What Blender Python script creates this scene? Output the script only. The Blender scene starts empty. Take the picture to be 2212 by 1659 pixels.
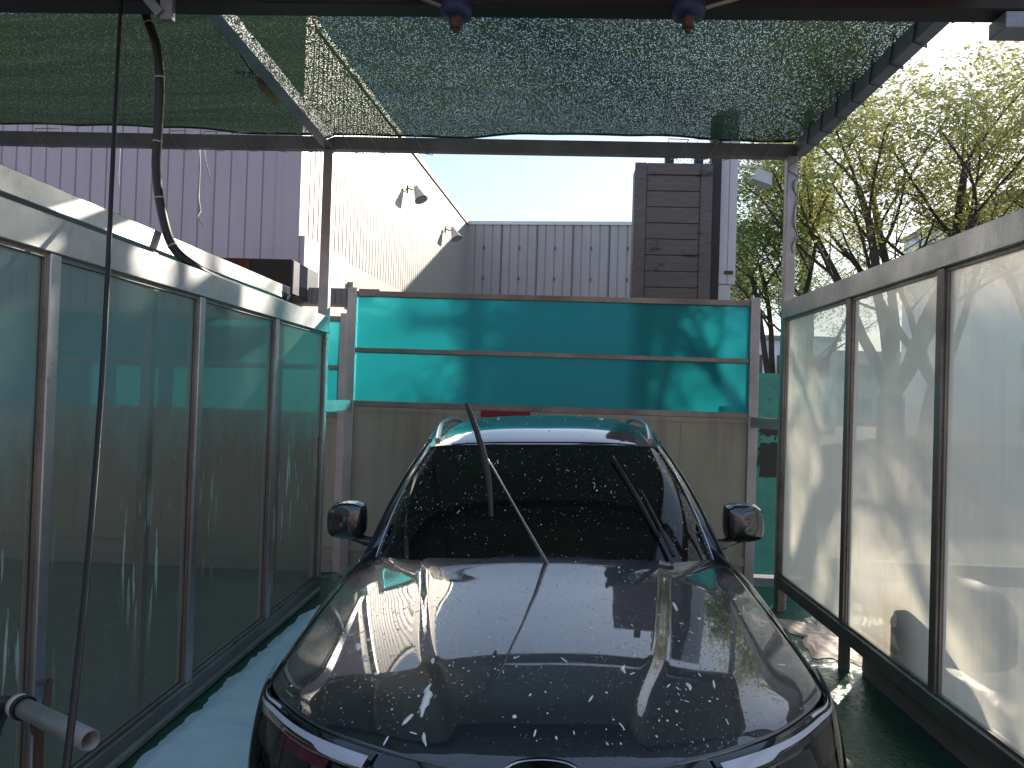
import bpy, math, random
from mathutils import Vector, Matrix, noise
random.seed(7)
sc = bpy.context.scene
COL = sc.collection
R = math.radians
PI = math.pi
F = 1630.0
CAMZ = 1.85
YAW, PITCH, ROLL = 2.45, .85, 1.8

# ------------------------------------------------------------ measuring the photograph
def ray(px, py):
    dx = px-1106; dy = py-829.5; r = R(ROLL)
    x = dx*math.cos(r)+dy*math.sin(r); y = dy*math.cos(r)-dx*math.sin(r)
    v = (x, F, -y); p = R(PITCH)
    v = (v[0], v[1]*math.cos(p)-v[2]*math.sin(p), v[1]*math.sin(p)+v[2]*math.cos(p))
    a = R(YAW)
    return Vector((v[0]*math.cos(a)-v[1]*math.sin(a), v[0]*math.sin(a)+v[1]*math.cos(a), v[2]))
def at_y(px, py, Y):
    v = ray(px, py); return Vector((0, 0, CAMZ))+v*(Y/v.y)
def at_x(px, py, X):
    v = ray(px, py); return Vector((0, 0, CAMZ))+v*(X/v.x)

# ------------------------------------------------------------ object helpers
def tag(o, label=None, cat=None, group=None, kind=None):
    if label: o['label'] = label
    if cat: o['category'] = cat
    if group: o['group'] = group
    if kind: o['kind'] = kind
    return o
def empty(name, loc=(0, 0, 0), label=None, cat=None, group=None):
    o = bpy.data.objects.new(name, None); COL.objects.link(o)
    o.location = loc; o.empty_display_size = .1
    return tag(o, label, cat, group)

class MB:
    def __init__(s): s.v = []; s.f = []; s.sm = []
    def add(s, vs, fs, smooth=False):
        n = len(s.v); s.v += [tuple(v) for v in vs]
        for f in fs: s.f.append(tuple(i+n for i in f)); s.sm.append(smooth)
        return s
    def box(s, a, b):
        x0, y0, z0 = a; x1, y1, z1 = b
        if x0 > x1: x0, x1 = x1, x0
        if y0 > y1: y0, y1 = y1, y0
        if z0 > z1: z0, z1 = z1, z0
        vs = [(x0,y0,z0),(x1,y0,z0),(x1,y1,z0),(x0,y1,z0),(x0,y0,z1),(x1,y0,z1),(x1,y1,z1),(x0,y1,z1)]
        return s.add(vs, [(0,3,2,1),(4,5,6,7),(0,1,5,4),(1,2,6,5),(2,3,7,6),(3,0,4,7)])
    def cbox(s, a, b, c=.004):
        """box with chamfered edges"""
        lo = [min(a[i], b[i]) for i in range(3)]; hi = [max(a[i], b[i]) for i in range(3)]
        c = min([c]+[(hi[i]-lo[i])*.45 for i in range(3)])
        vs = []; idx = {}
        for ax in range(3):
            for sx in (0, 1):
                for sy in (0, 1):
                    for sz in (0, 1):
                        q = (sx, sy, sz); p = []
                        for k in range(3):
                            base = hi[k] if q[k] else lo[k]
                            if k != ax: base += (-c if q[k] else c)
                            p.append(base)
                        idx[(ax, q)] = len(vs); vs.append(p)
        fs = []
        for ax in range(3):
            o1, o2 = [k for k in range(3) if k != ax]
            for sd in (0, 1):
                q = []
                for (m, n) in ((0,0),(1,0),(1,1),(0,1)):
                    t = [0,0,0]; t[ax] = sd; t[o1] = m; t[o2] = n; q.append(idx[(ax, tuple(t))])
                flip = (sd == 0) ^ (ax == 1)
                fs.append(tuple(q[::-1]) if flip else tuple(q))
        for ax in range(3):      # edges along axis ax
            o1, o2 = [k for k in range(3) if k != ax]
            for m in (0, 1):
                for n in (0, 1):
                    def key(face, e):
                        t = [0,0,0]; t[ax] = e; t[o1] = m; t[o2] = n; return idx[(face, tuple(t))]
                    fs.append((key(o1,0), key(o1,1), key(o2,1), key(o2,0)))
        for sx in (0,1):
            for sy in (0,1):
                for sz in (0,1):
                    q = (sx,sy,sz); fs.append((idx[(0,q)], idx[(1,q)], idx[(2,q)]))
        return s.add(vs, fs)
    def tube(s, pts, r, n=10, cap=True, smooth=True):
        pts = [Vector(p) for p in pts]; vs = []; fs = []
        rs = r if isinstance(r, (list, tuple)) else [r]*len(pts)
        ref = None
        for i, p in enumerate(pts):
            t = (pts[min(i+1, len(pts)-1)]-pts[max(i-1, 0)])
            if t.length < 1e-9: t = Vector((0,0,1))
            t.normalize()
            if ref is None:
                ref = t.cross(Vector((0,0,1)))
                if ref.length < .05: ref = t.cross(Vector((0,1,0)))
            a = ref-t*ref.dot(t)
            if a.length < 1e-6: a = t.orthogonal()
            a.normalize(); ref = a; b = t.cross(a)
            for k in range(n):
                w = 2*PI*k/n; vs.append(p+(a*math.cos(w)+b*math.sin(w))*rs[i])
        for i in range(len(pts)-1):
            for k in range(n):
                fs.append((i*n+k, i*n+(k+1)%n, (i+1)*n+(k+1)%n, (i+1)*n+k))
        s.add(vs, fs, smooth)
        if cap:
            s.add(vs[:n], [tuple(range(n))[::-1]]); s.add(vs[-n:], [tuple(range(n))])
        return s
    def bar(s, p0, p1, w, h, up=(0,0,1)):
        """rectangular tube between two points"""
        p0 = Vector(p0); p1 = Vector(p1); t = (p1-p0).normalized(); a = t.cross(Vector(up))
        if a.length < .01: a = t.cross(Vector((0,1,0)))
        a.normalize(); b = a.cross(t)
        vs = []
        for p in (p0, p1):
            for (m, n) in ((-1,-1),(1,-1),(1,1),(-1,1)): vs.append(p+a*m*w/2+b*n*h/2)
        return s.add(vs, [(0,1,2,3),(7,6,5,4),(0,4,5,1),(1,5,6,2),(2,6,7,3),(3,7,4,0)])
    def lathe(s, prof, M=None, n=24, smooth=True):
        """prof: list of (r, z)"""
        vs = []; fs = []
        for (r, z) in prof:
            for k in range(n):
                w = 2*PI*k/n; v = Vector((r*math.cos(w), r*math.sin(w), z)); vs.append(M@v if M else v)
        for i in range(len(prof)-1):
            for k in range(n): fs.append((i*n+k, i*n+(k+1)%n, (i+1)*n+(k+1)%n, (i+1)*n+k))
        return s.add(vs, fs, smooth)
    def grid(s, fn, nu, nv, smooth=True, flip=False):
        vs = [fn(i/nu, j/nv) for j in range(nv+1) for i in range(nu+1)]
        fs = []
        for j in range(nv):
            for i in range(nu):
                a = j*(nu+1)+i; q = (a, a+1, a+nu+2, a+nu+1); fs.append(q[::-1] if flip else q)
        return s.add(vs, fs, smooth)
    def build(s, name, mat, parent=None, world=True, solid=0):
        me = bpy.data.meshes.new(name); me.from_pydata(s.v, [], s.f)
        me.polygons.foreach_set('use_smooth', s.sm); me.materials.append(mat); me.update()
        o = bpy.data.objects.new(name, me); COL.objects.link(o)
        if parent:
            o.parent = parent
            if world:
                p = parent; off = Vector(p.location)
                while p.parent: p = p.parent; off += Vector(p.location) if p.type == 'EMPTY' else Vector((0,0,0))
                o.matrix_parent_inverse = Matrix.Translation(-off)
                if parent.type != 'EMPTY': o.matrix_parent_inverse = Matrix.Identity(4)
        if solid:
            m = o.modifiers.new('solid', 'SOLIDIFY'); m.thickness = solid; m.offset = 0
        return o

def crv(P, t):
    """Catmull-Rom through the tuples P, t in 0..1"""
    n = len(P)-1; u = max(0, min(1, t))*n; i = min(int(u), n-1); u -= i
    p0 = P[max(i-1, 0)]; p1 = P[i]; p2 = P[i+1]; p3 = P[min(i+2, n)]
    return tuple(.5*((2*b)+(-a+c)*u+(2*a-5*b+4*c-d)*u*u+(-a+3*b-3*c+d)*u**3) for a, b, c, d in zip(p0, p1, p2, p3))
def lut(T, x):
    """piecewise cubic-eased table lookup"""
    if x <= T[0][0]: return T[0][1]
    if x >= T[-1][0]: return T[-1][1]
    for i in range(len(T)-1):
        if x <= T[i+1][0]:
            u = (x-T[i][0])/(T[i+1][0]-T[i][0])
            a = T[max(i-1, 0)]; b = T[i]; c = T[i+1]; d = T[min(i+2, len(T)-1)]
            h = c[0]-b[0]
            m0 = (c[1]-a[1])/(c[0]-a[0])*h; m1 = (d[1]-b[1])/(d[0]-b[0])*h
            return (2*u**3-3*u*u+1)*b[1]+(u**3-2*u*u+u)*m0+(-2*u**3+3*u*u)*c[1]+(u**3-u*u)*m1
def sstep(a, b, x):
    t = max(0, min(1, (x-a)/(b-a))); return t*t*(3-2*t)

# ------------------------------------------------------------ materials
class NT:
    def __init__(s, name):
        s.m = bpy.data.materials.new(name); s.m.use_nodes = True; s.t = s.m.node_tree; s.t.nodes.clear()
        s.out = s.t.nodes.new('ShaderNodeOutputMaterial')
    def n(s, typ, inp=None, **kw):
        nd = s.t.nodes.new('ShaderNode'+typ)
        for k, v in kw.items(): setattr(nd, k, v)
        for k, v in (inp or {}).items(): s.set(nd, k, v)
        return nd
    def set(s, nd, k, v):
        sk = nd.inputs[k]
        if isinstance(v, bpy.types.NodeSocket): s.t.links.new(v, sk)
        elif isinstance(v, (tuple, list)) and len(v) == 3 and sk.type == 'RGBA': sk.default_value = (*v, 1)
        else: sk.default_value = v
    def co(s, scale=(1,1,1), kind='Object', loc=(0,0,0)):
        c = s.n('TexCoord'); m = s.n('Mapping', {'Vector': c.outputs[kind], 'Scale': scale, 'Location': loc}); return m.outputs[0]
    def noise(s, vec, scale=5, detail=4, rough=.55, dist=0):
        return s.n('TexNoise', {'Vector': vec, 'Scale': scale, 'Detail': detail, 'Roughness': rough, 'Distortion': dist}).outputs['Fac']
    def ramp(s, fac, stops):
        r = s.n('ValToRGB', {'Fac': fac}); e = r.color_ramp.elements
        while len(e) < len(stops): e.new(.5)
        for i, (p, c) in enumerate(stops):
            e[i].position = p; e[i].color = (*c, 1) if isinstance(c, (tuple, list)) else (c, c, c, 1)
        return r.outputs[0]
    def math(s, op, a, b=0, clamp=False):
        nd = s.n('Math', {0: a, 1: b}, operation=op); nd.use_clamp = clamp; return nd.outputs[0]
    def mix(s, fac, a, b, blend='MIX'):
        nd = s.n('Mix', data_type='RGBA', blend_type=blend)
        for k, v in ((0, fac), (6, a), (7, b)):
            if isinstance(v, bpy.types.NodeSocket): s.t.links.new(v, nd.inputs[k])
            elif isinstance(v, (tuple, list)): nd.inputs[k].default_value = (*v, 1)
            else: nd.inputs[k].default_value = v
        return nd.outputs[2]
    def bump(s, h, strength=.2, dist=.01):
        return s.n('Bump', {'Height': h, 'Strength': strength, 'Distance': dist}).outputs[0]
    def done(s, sh):
        s.t.links.new(sh.outputs[0] if hasattr(sh, 'outputs') else sh, s.out.inputs[0]); return s.m
    def pr(s, **kw):
        d = {k.replace('_', ' '): v for k, v in kw.items()}
        return s.n('BsdfPrincipled', d)

def simple(name, a, b, scale=4, rough=.5, metal=0, stretch=(1,1,1), bump=.1, bd=.004, coat=0, rvar=.15):
    t = NT(name); v = t.co(stretch); f = t.noise(v, scale, 6, .6); f2 = t.noise(v, scale*9, 3)
    c = t.mix(t.ramp(f, [(.3, 0), (.7, 1)]), a, b)
    r = t.math('ADD', t.math('MULTIPLY', f, rvar), rough-rvar*.5)
    return t.done(t.pr(Base_Color=c, Roughness=r, Metallic=metal, Coat_Weight=coat, Coat_Roughness=.05, Normal=t.bump(f2, bump, bd)))

def m_alu(name, base=(.55,.56,.57), dark=(.36,.36,.37), rough=.36, stretch=(1,1,.08), stain=.5):
    t = NT(name); v = t.co((1,1,1)); vs = t.co(stretch)
    f = t.noise(v, 2.3, 8, .65); g = t.noise(vs, 60, 4, .6); sp = t.noise(v, 38, 5, .7)
    c = t.mix(t.ramp(f, [(.35, 0), (.75, 1)]), base, dark)
    c = t.mix(t.math('MULTIPLY', t.ramp(sp, [(.60, 0), (.70, 1)]), stain), c, (.10,.075,.055))
    r = t.math('ADD', t.math('MULTIPLY', g, .16), rough-.06)
    r = t.math('ADD', r, t.math('MULTIPLY', t.ramp(f, [(.3, 0), (.7, 1)]), .14))
    return t.done(t.pr(Base_Color=c, Roughness=r, Metallic=.85, Normal=t.bump(g, .12, .002)))

def m_pane(name, scat, tint, haze, haze2, gl=.08, rough=.12, drips=False, blur=0, zclear=False, grime=(.3,.3,.27), dapple=1.0, z0=1.3):
    """weathered translucent sheet: part see-through, part scattering, with a soft gloss"""
    t = NT(name); v = t.co(); f = t.noise(v, 1.1, 7, .62, .4); fine = t.noise(v, 55, 4, .7)
    hz = t.math('ADD', t.math('MULTIPLY', f, haze2-haze), haze, True)
    if zclear:
        zz = t.n('SeparateXYZ', {0: t.co()}).outputs[2]; hz = t.math('SUBTRACT', hz, t.math('MULTIPLY', t.ramp(t.math('ADD', t.math('MULTIPLY', zz, .3), t.math('MULTIPLY', f, .12)), [(.58, 0), (.74, 1)]), .25), True)
    sp = t.ramp(fine, [(.66, 0), (.72, 1)])
    col = t.mix(t.math('MULTIPLY', sp, .35), scat, grime)
    vert = t.co((1,1,.03)); st = t.noise(vert, 26, 5, .65)
    col = t.mix(t.math('MULTIPLY', t.ramp(st, [(.45, 0), (.75, 1)]), .22), col, grime)
    if drips:
        sep = t.n('SeparateXYZ', {0: t.co()})
        z = sep.outputs[2]
        run = t.noise(t.co((1,1,.09)), 22, 3, .5)
        blob = t.noise(t.co((1,1,.6)), 1.6, 2)
        zm = t.ramp(t.math('MULTIPLY', z, .5), [(.20, 0), (.40, 1), (.62, 1), (.72, 0)])
        d = t.math('MULTIPLY', t.ramp(run, [(.605, 0), (.64, 1)]), t.ramp(blob, [(.46, 0), (.56, 1)]))
        d = t.math('MULTIPLY', d, zm)
        # upper part of the sheet clouded; jagged darker lower part painted like reflected trees
        edge = t.math('ADD', z, t.math('MULTIPLY', t.noise(t.co((1,1,.45)), 1.7, 9, .72), 1.3))
        up = t.ramp(t.math('MULTIPLY', edge, .25), [(.50, 0), (.60, 1)])
        col = t.mix(up, col, (.22,.35,.32)); col = t.mix(t.math('MULTIPLY', d, .8), col, (.40,.58,.54))
        hz = t.math('ADD', hz, t.math('MULTIPLY', up, .26), True)
        hz = t.math('ADD', hz, t.math('MULTIPLY', d, .5), True)
    df = t.n('BsdfDiffuse', {'Color': col}); tl = t.n('BsdfTranslucent', {'Color': col})
    ms = t.n('MixShader', {0: .68*dapple}); t.t.links.new(df.outputs[0], ms.inputs[1]); t.t.links.new(tl.outputs[0], ms.inputs[2])
    tr = t.n('BsdfTransparent', {'Color': tint})
    if blur:
        rf_ = t.n('BsdfRefraction', {'Color': tint, 'Roughness': blur, 'IOR': 1.28})
        mb = t.n('MixShader', {0: .88}); t.t.links.new(tr.outputs[0], mb.inputs[1]); t.t.links.new(rf_.outputs[0], mb.inputs[2]); tr = mb
    m2 = t.n('MixShader', {0: hz}); t.t.links.new(tr.outputs[0], m2.inputs[1]); t.t.links.new(ms.outputs[0], m2.inputs[2])
    lw = t.n('LayerWeight', {'Blend': .25}); g = t.n('BsdfGlossy', {'Color': (1,1,1), 'Roughness': rough})
    fac = t.math('MULTIPLY', lw.outputs['Fresnel'], gl*5, True)
    m3 = t.n('MixShader', {0: fac}); t.t.links.new(m2.outputs[0], m3.inputs[1]); t.t.links.new(g.outputs[0], m3.inputs[2])
    return t.done(m3)

ALU = m_alu('aluminium')
ALUD = m_alu('weathered_steel', (.36,.33,.31), (.20,.17,.15), .42, stain=.7)
BEAM = m_alu('canopy_steel', (.38,.40,.42), (.22,.23,.25), .45, stain=.4)
FROST_L = m_pane('clouded_sheet', (.20,.20,.17), (.52,.60,.54), .36, .62, .07, .16, drips=True)
FROST_R = m_pane('frosted_sheet', (.96,.90,.75), (.90,.90,.84), .72, .94, .05, .2, zclear=True, grime=(.55,.55,.48), dapple=1.22)
TEAL = m_pane('teal_sheet', (.02,.52,.58), (.10,.68,.74), .26, .42, .05, .10, blur=.42, grime=(.03,.33,.34))
GREENS = simple('green_paint_sheet', (.10,.42,.33), (.05,.28,.22), 5, .5, bump=.3)
def m_beige():
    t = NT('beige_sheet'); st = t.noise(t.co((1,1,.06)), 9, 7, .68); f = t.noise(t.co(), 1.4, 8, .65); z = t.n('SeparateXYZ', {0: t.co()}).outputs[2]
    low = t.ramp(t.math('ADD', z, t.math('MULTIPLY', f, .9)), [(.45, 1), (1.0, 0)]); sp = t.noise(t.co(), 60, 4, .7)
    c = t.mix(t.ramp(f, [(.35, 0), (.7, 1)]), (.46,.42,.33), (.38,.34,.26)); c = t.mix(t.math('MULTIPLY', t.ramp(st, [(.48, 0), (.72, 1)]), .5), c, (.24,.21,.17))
    c = t.mix(t.math('MULTIPLY', low, .55), c, (.14,.16,.12)); c = t.mix(t.math('MULTIPLY', t.ramp(sp, [(.66, 0), (.70, 1)]), .4), c, (.12,.10,.08))
    return t.done(t.pr(Base_Color=c, Roughness=t.math('ADD', t.math('MULTIPLY', st, .3), .3), Normal=t.bump(sp, .1, .003)))
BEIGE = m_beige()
BLACK = simple('black_rubber', (.012,.011,.012), (.02,.018,.018), 30, .42)
BLACKG = simple('gloss_black', (.006,.006,.007), (.008,.008,.009), 3, .08, coat=1, bump=0)
DARKBOX = simple('dark_cladding', (.016,.014,.014), (.025,.02,.02), 3, .5)
PURPLE = simple('mauve_cladding', (.66,.47,.52), (.60,.43,.48), 1.2, .45, bump=.03, stretch=(1,1,.25))
GREYP = simple('grey_cladding', (.46,.42,.44), (.42,.385,.41), 1.2, .45, bump=.03, stretch=(1,1,.25))
CREAM = simple('cream_cladding', (.50,.465,.42), (.45,.42,.38), 1.2, .4, bump=.03, stretch=(1,1,.25))
SEAM = simple('seam_joint', (.12,.10,.12), (.10,.09,.10), 4, .7)  # even dark tone for the panel joints and clips
def m_clad(name, a, b_, dirt):
    t = NT(name); f = t.noise(t.co((1,1,.25)), 1.1, 6, .6); st = t.noise(t.co((1,1,.035)), 11, 7, .7); sp = t.noise(t.co(), 45, 4, .7)
    c = t.mix(t.ramp(f, [(.3, 0), (.7, 1)]), a, b_); c = t.mix(t.math('MULTIPLY', t.ramp(st, [(.50, 0), (.78, 1)]), .55), c, dirt); c = t.mix(t.math('MULTIPLY', t.ramp(sp, [(.67, 0), (.71, 1)]), .35), c, dirt)
    return t.done(t.pr(Base_Color=c, Roughness=t.math('ADD', t.math('MULTIPLY', st, .3), .32), Normal=t.bump(f, .1, .01)))
PURPLE = m_clad('mauve_cladding_worn', (.55,.43,.46), (.49,.385,.415), (.40,.29,.30))
GREYP = m_clad('grey_cladding_worn', (.44,.385,.38), (.39,.345,.345), (.26,.23,.23))
CREAM = m_clad('cream_cladding_worn', (.40,.355,.30), (.36,.32,.27), (.27,.24,.205))
WHITE = simple('white_metal', (.74,.73,.75), (.62,.60,.62), 3, .4, stretch=(1,1,.3))
LAMP = simple('lamp_enamel', (.66,.66,.64), (.50,.49,.46), 9, .4)
ROPE = simple('rope', (.55,.52,.45), (.40,.36,.30), 60, .8)
RUST = simple('rusty_steel', (.16,.08,.05), (.10,.06,.05), 30, .7, .3, bump=.5)
BLUEP = simple('blue_paint', (.03,.05,.14), (.02,.035,.09), 12, .5)
CONC = simple('concrete', (.30,.29,.27), (.22,.21,.20), 5, .8, bump=.4)
TAPE = simple('weathered_tape', (.36,.29,.22), (.25,.19,.14), 30, .7)

def m_wood():
    t = NT('weathered_boards'); v = t.co((1,1,1)); g = t.noise(t.co((.6,.6,9)), 7, 9, .72, 1.2)
    k = t.noise(t.co((1.5,1.5,4)), 2.4, 3, .5)
    c = t.mix(t.ramp(g, [(.3, 0), (.7, 1)]), (.095,.075,.068), (.19,.155,.14)); c = t.mix(t.ramp(k, [(.62, 0), (.72, 1)]), c, (.06,.045,.04))
    return t.done(t.pr(Base_Color=c, Roughness=.7, Normal=t.bump(g, .4, .004)))
WOOD = m_wood()

def m_floor():
    t = NT('wet_green_floor'); v = t.co(); f = t.noise(v, 1.3, 8, .6); p = t.noise(v, 2.2, 4, .5); fine = t.noise(v, 70, 3)
    c = t.mix(f, (.010,.060,.034), (.022,.10,.055)); c = t.mix(t.ramp(t.noise(v, 7, 8, .7), [(.62, 0), (.75, 1)]), c, (.05,.05,.04))
    r = t.ramp(p, [(.40, .04), (.62, .32)])
    return t.done(t.pr(Base_Color=c, Roughness=r, Specular_IOR_Level=.6, Normal=t.bump(t.math('ADD', fine, t.math('MULTIPLY', t.noise(v, 22, 5, .6, 1.), 5)), .5, .004)))
FLOOR = m_floor()
def m_asphalt():
    t = NT('asphalt'); v = t.co(); f = t.noise(v, .6, 6, .6); fine = t.noise(v, 120, 3, .7)
    c = t.mix(f, (.11,.11,.112), (.16,.158,.155)); c = t.mix(t.ramp(fine, [(.4, 0), (.7, 1)]), c, (.20,.20,.19))
    return t.done(t.pr(Base_Color=c, Roughness=.85, Normal=t.bump(fine, .5, .006)))
ASPH = m_asphalt()
LINEP = simple('road_marking', (.70,.68,.60), (.5,.49,.44), 14, .7)

def m_cloth():
    """knitted shade net: dark yarn with many tiny open stitches"""
    t = NT('shade_net')
    a = t.noise(t.co((1,.45,1)), 190, 1, .5); b = t.noise(t.co((1,.5,1)), 95, 2, .6); big = t.noise(t.co((.5,1.6,1)), 1.3, 5, .6, .6)
    band = t.noise(t.co((.12,4.5,.1)), 2.2, 6, .7, .8)
    s = t.math('ADD', a, t.math('MULTIPLY', t.math('SUBTRACT', b, .5), .30))
    s = t.math('ADD', s, t.math('MULTIPLY', t.math('SUBTRACT', big, .5), .16)); s = t.math('ADD', s, t.math('MULTIPLY', t.math('SUBTRACT', band, .5), .22))
    vo = t.n('TexVoronoi', {'Vector': t.co((1,.5,1)), 'Scale': 135.0}); cell = t.n('SeparateColor', {0: vo.outputs['Color']}).outputs[0]
    dot = t.ramp(vo.outputs['Distance'], [(.30, 1), (.52, 0)])
    lo = t.math('ADD', t.math('MULTIPLY', t.math('SUBTRACT', s, .5), 1.5), t.math('SUBTRACT', cell, .5))
    hole = t.math('MULTIPLY', dot, t.ramp(t.math('ADD', lo, .5), [(.50, .05), (.80, 1)])); hole = t.math('MULTIPLY', hole, .46)
    c = t.mix(a, (.016,.028,.022), (.030,.044,.035))
    df = t.n('BsdfDiffuse', {'Color': c}); tl = t.n('BsdfTranslucent', {'Color': (.030,.052,.028)})
    m1 = t.n('MixShader', {0: .5}); t.t.links.new(df.outputs[0], m1.inputs[1]); t.t.links.new(tl.outputs[0], m1.inputs[2])
    tr = t.n('BsdfTransparent', {'Color': (.95,1,.97)})
    m2 = t.n('MixShader', {0: hole}); t.t.links.new(m1.outputs[0], m2.inputs[1]); t.t.links.new(tr.outputs[0], m2.inputs[2])
    return t.done(m2)
NET = m_cloth()
NETE = simple('net_hem', (.012,.02,.016), (.02,.03,.025), 40, .8)
SLEEVE = simple('dark_sleeve', (.05,.055,.06), (.08,.08,.085), 10, .5)

def m_leaf(name, a, b, tr):
    t = NT(name); v = t.co(); f = t.noise(v, 1.6, 4, .7); f2 = t.noise(v, 25, 2)
    c = t.mix(t.math('MULTIPLY', t.math('ADD', f, f2), .5), a, b)
    df = t.n('BsdfPrincipled', {'Base Color': c, 'Roughness': .5}); tl = t.n('BsdfTranslucent', {'Color': tr})
    m = t.n('MixShader', {0: .68}); t.t.links.new(df.outputs[0], m.inputs[1]); t.t.links.new(tl.outputs[0], m.inputs[2]); return t.done(m)
LEAF = [m_leaf('zelkova_leaf', (.055,.085,.018), (.10,.13,.025), (.50,.48,.17)), m_leaf('zelkova_leaf_green', (.035,.075,.02), (.07,.11,.025), (.34,.42,.14))]
BARK = simple('bark', (.10,.085,.075), (.055,.045,.04), 12, .85, stretch=(1,1,.3), bump=.8, bd=.02)

def m_paint():
    t = NT('grey_car_paint'); v = t.co(); fl = t.noise(v, 900, 1); w = t.noise(v, 30, 5, .7, 1.5); w2 = t.noise(t.co((1,.5,1)), 7, 6, .7, 2)
    c = t.mix(fl, (.008,.010,.018), (.016,.019,.034))
    wet = t.ramp(w2, [(.50, .01), (.75, .06)])
    vo = t.n('TexVoronoi', {'Vector': v, 'Scale': 95.0}); dr = t.ramp(vo.outputs['Distance'], [(.10, 1), (.30, 0)])
    mk = t.ramp(t.noise(v, 4.5, 5, .7, 1), [(.48, 0), (.60, 1)]); vr = t.ramp(t.n('TexNoise', {'Vector': v, 'Scale': 60.0}).outputs['Fac'], [(.5, 0), (.55, 1)])
    h = t.math('ADD', t.math('MULTIPLY', t.math('MULTIPLY', dr, mk), t.math('MULTIPLY', vr, .9)), t.math('MULTIPLY', w, .03))
    return t.done(t.pr(Base_Color=c, Metallic=.45, Roughness=.42, Coat_Weight=1.0, Coat_Roughness=wet, Coat_IOR=1.95, Coat_Normal=t.bump(h, .35, .0014)))
PAINT = m_paint()
def m_cglass():
    t = NT('tinted_car_glass'); v = t.co(); w = t.noise(v, 45, 6, .75, .5)
    return t.done(t.pr(Base_Color=(.008,.008,.007), Roughness=t.ramp(w, [(.4, .02), (.7, .09)]), Specular_IOR_Level=.5))
CGLASS = m_cglass()
CHROME = simple('chrome', (.75,.76,.78), (.70,.71,.73), 3, .08, 1, bump=0, rvar=.04)
SATIN = simple('satin_silver', (.55,.56,.58), (.5,.5,.52), 3, .25, .9, bump=0, rvar=.05)
PLAST = simple('black_plastic', (.014,.014,.015), (.02,.02,.02), 60, .45)
TYRE = simple('tyre', (.018,.018,.018), (.03,.03,.028), 20, .8)
def m_foam(name, c=(.80,.90,.95)):
    t = NT(name); v = t.co(); f = t.noise(v, 25, 5, .6); g = t.noise(v, 3, 3)
    cc = t.mix(t.ramp(g, [(.35, 0), (.7, 1)]), c, (c[0]*.88, c[1]*.93, c[2]*.95))
    return t.done(t.pr(Base_Color=cc, Roughness=.6, Subsurface_Weight=.2, Subsurface_Scale=.02, Normal=t.bump(f, .3, .004)))
FOAM = m_foam('soap_foam', (.72,.90,1.0)); FLECK = m_foam('foam_fleck', (.85,.86,.86))
def m_lens():
    t = NT('headlamp_lens')
    g = t.n('BsdfGlossy', {'Roughness': .02}); tr = t.n('BsdfTransparent', {'Color': (.85,.87,.9)}); lw = t.n('LayerWeight', {'Blend': .2})
    m = t.n('MixShader', {0: lw.outputs['Fresnel']}); t.t.links.new(tr.outputs[0], m.inputs[1]); t.t.links.new(g.outputs[0], m.inputs[2]); return t.done(m)
LENS = m_lens()
GUIDE_SKY = simple('guide_sky_white', (.92,.95,1.0), (.88,.91,.96), 5, .12, 0, bump=0, coat=1)  # white base stands in for sky mirrored in the headlight strips
REDREF = simple('red_lens_and_reflection', (.16,.012,.02), (.08,.006,.012), 20, .2)

# ------------------------------------------------------------ ground
def sheet(x0, y0, x1, y1, z, mat, name, nx=1, ny=1, jit=0):
    b = MB(); b.grid(lambda u, v: (x0+(x1-x0)*u, y0+(y1-y0)*v, z+jit*noise.noise(Vector((u*9, v*9, 3)))), nx, ny, smooth=True); return b.build(name, mat)
tag(sheet(-400, -400, 400, 600, -.03, ASPH, 'ground'), kind='structure')
tag(sheet(-6.9, -2.6, 3.0, 7.75, 0.0, FLOOR, 'bay_floor'), kind='structure')
b = MB()
for (x0, y0, x1, y1) in ((4.6, 1.0, 16, 1.12), (4.6, 3.4, 16, 3.52), (4.6, 5.8, 16, 5.92), (4.6, 8.2, 16, 8.32)):
    dx = (x1-x0); b.add([(x0,y0,-.026),(x1,y0+4,-.026),(x1,y1+4,-.026),(x0,y1,-.026)], [(0,1,2,3)])
tag(b.build('parking_lines', LINEP), kind='structure')
b = MB(); b.cbox((2.25, .2, -.03), (2.40, 5.35, .33), .015); tag(b.build('kerb', CONC), kind='structure')  # added block that stops sun coming in under the right bottom rail
# planting kerb beyond the right partition (real step)
b = MB(); b.cbox((3.05, 8.6, -.03), (9.5, 8.72, .12), .01); tag(b.build('kerb', CONC), kind='structure')

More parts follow.
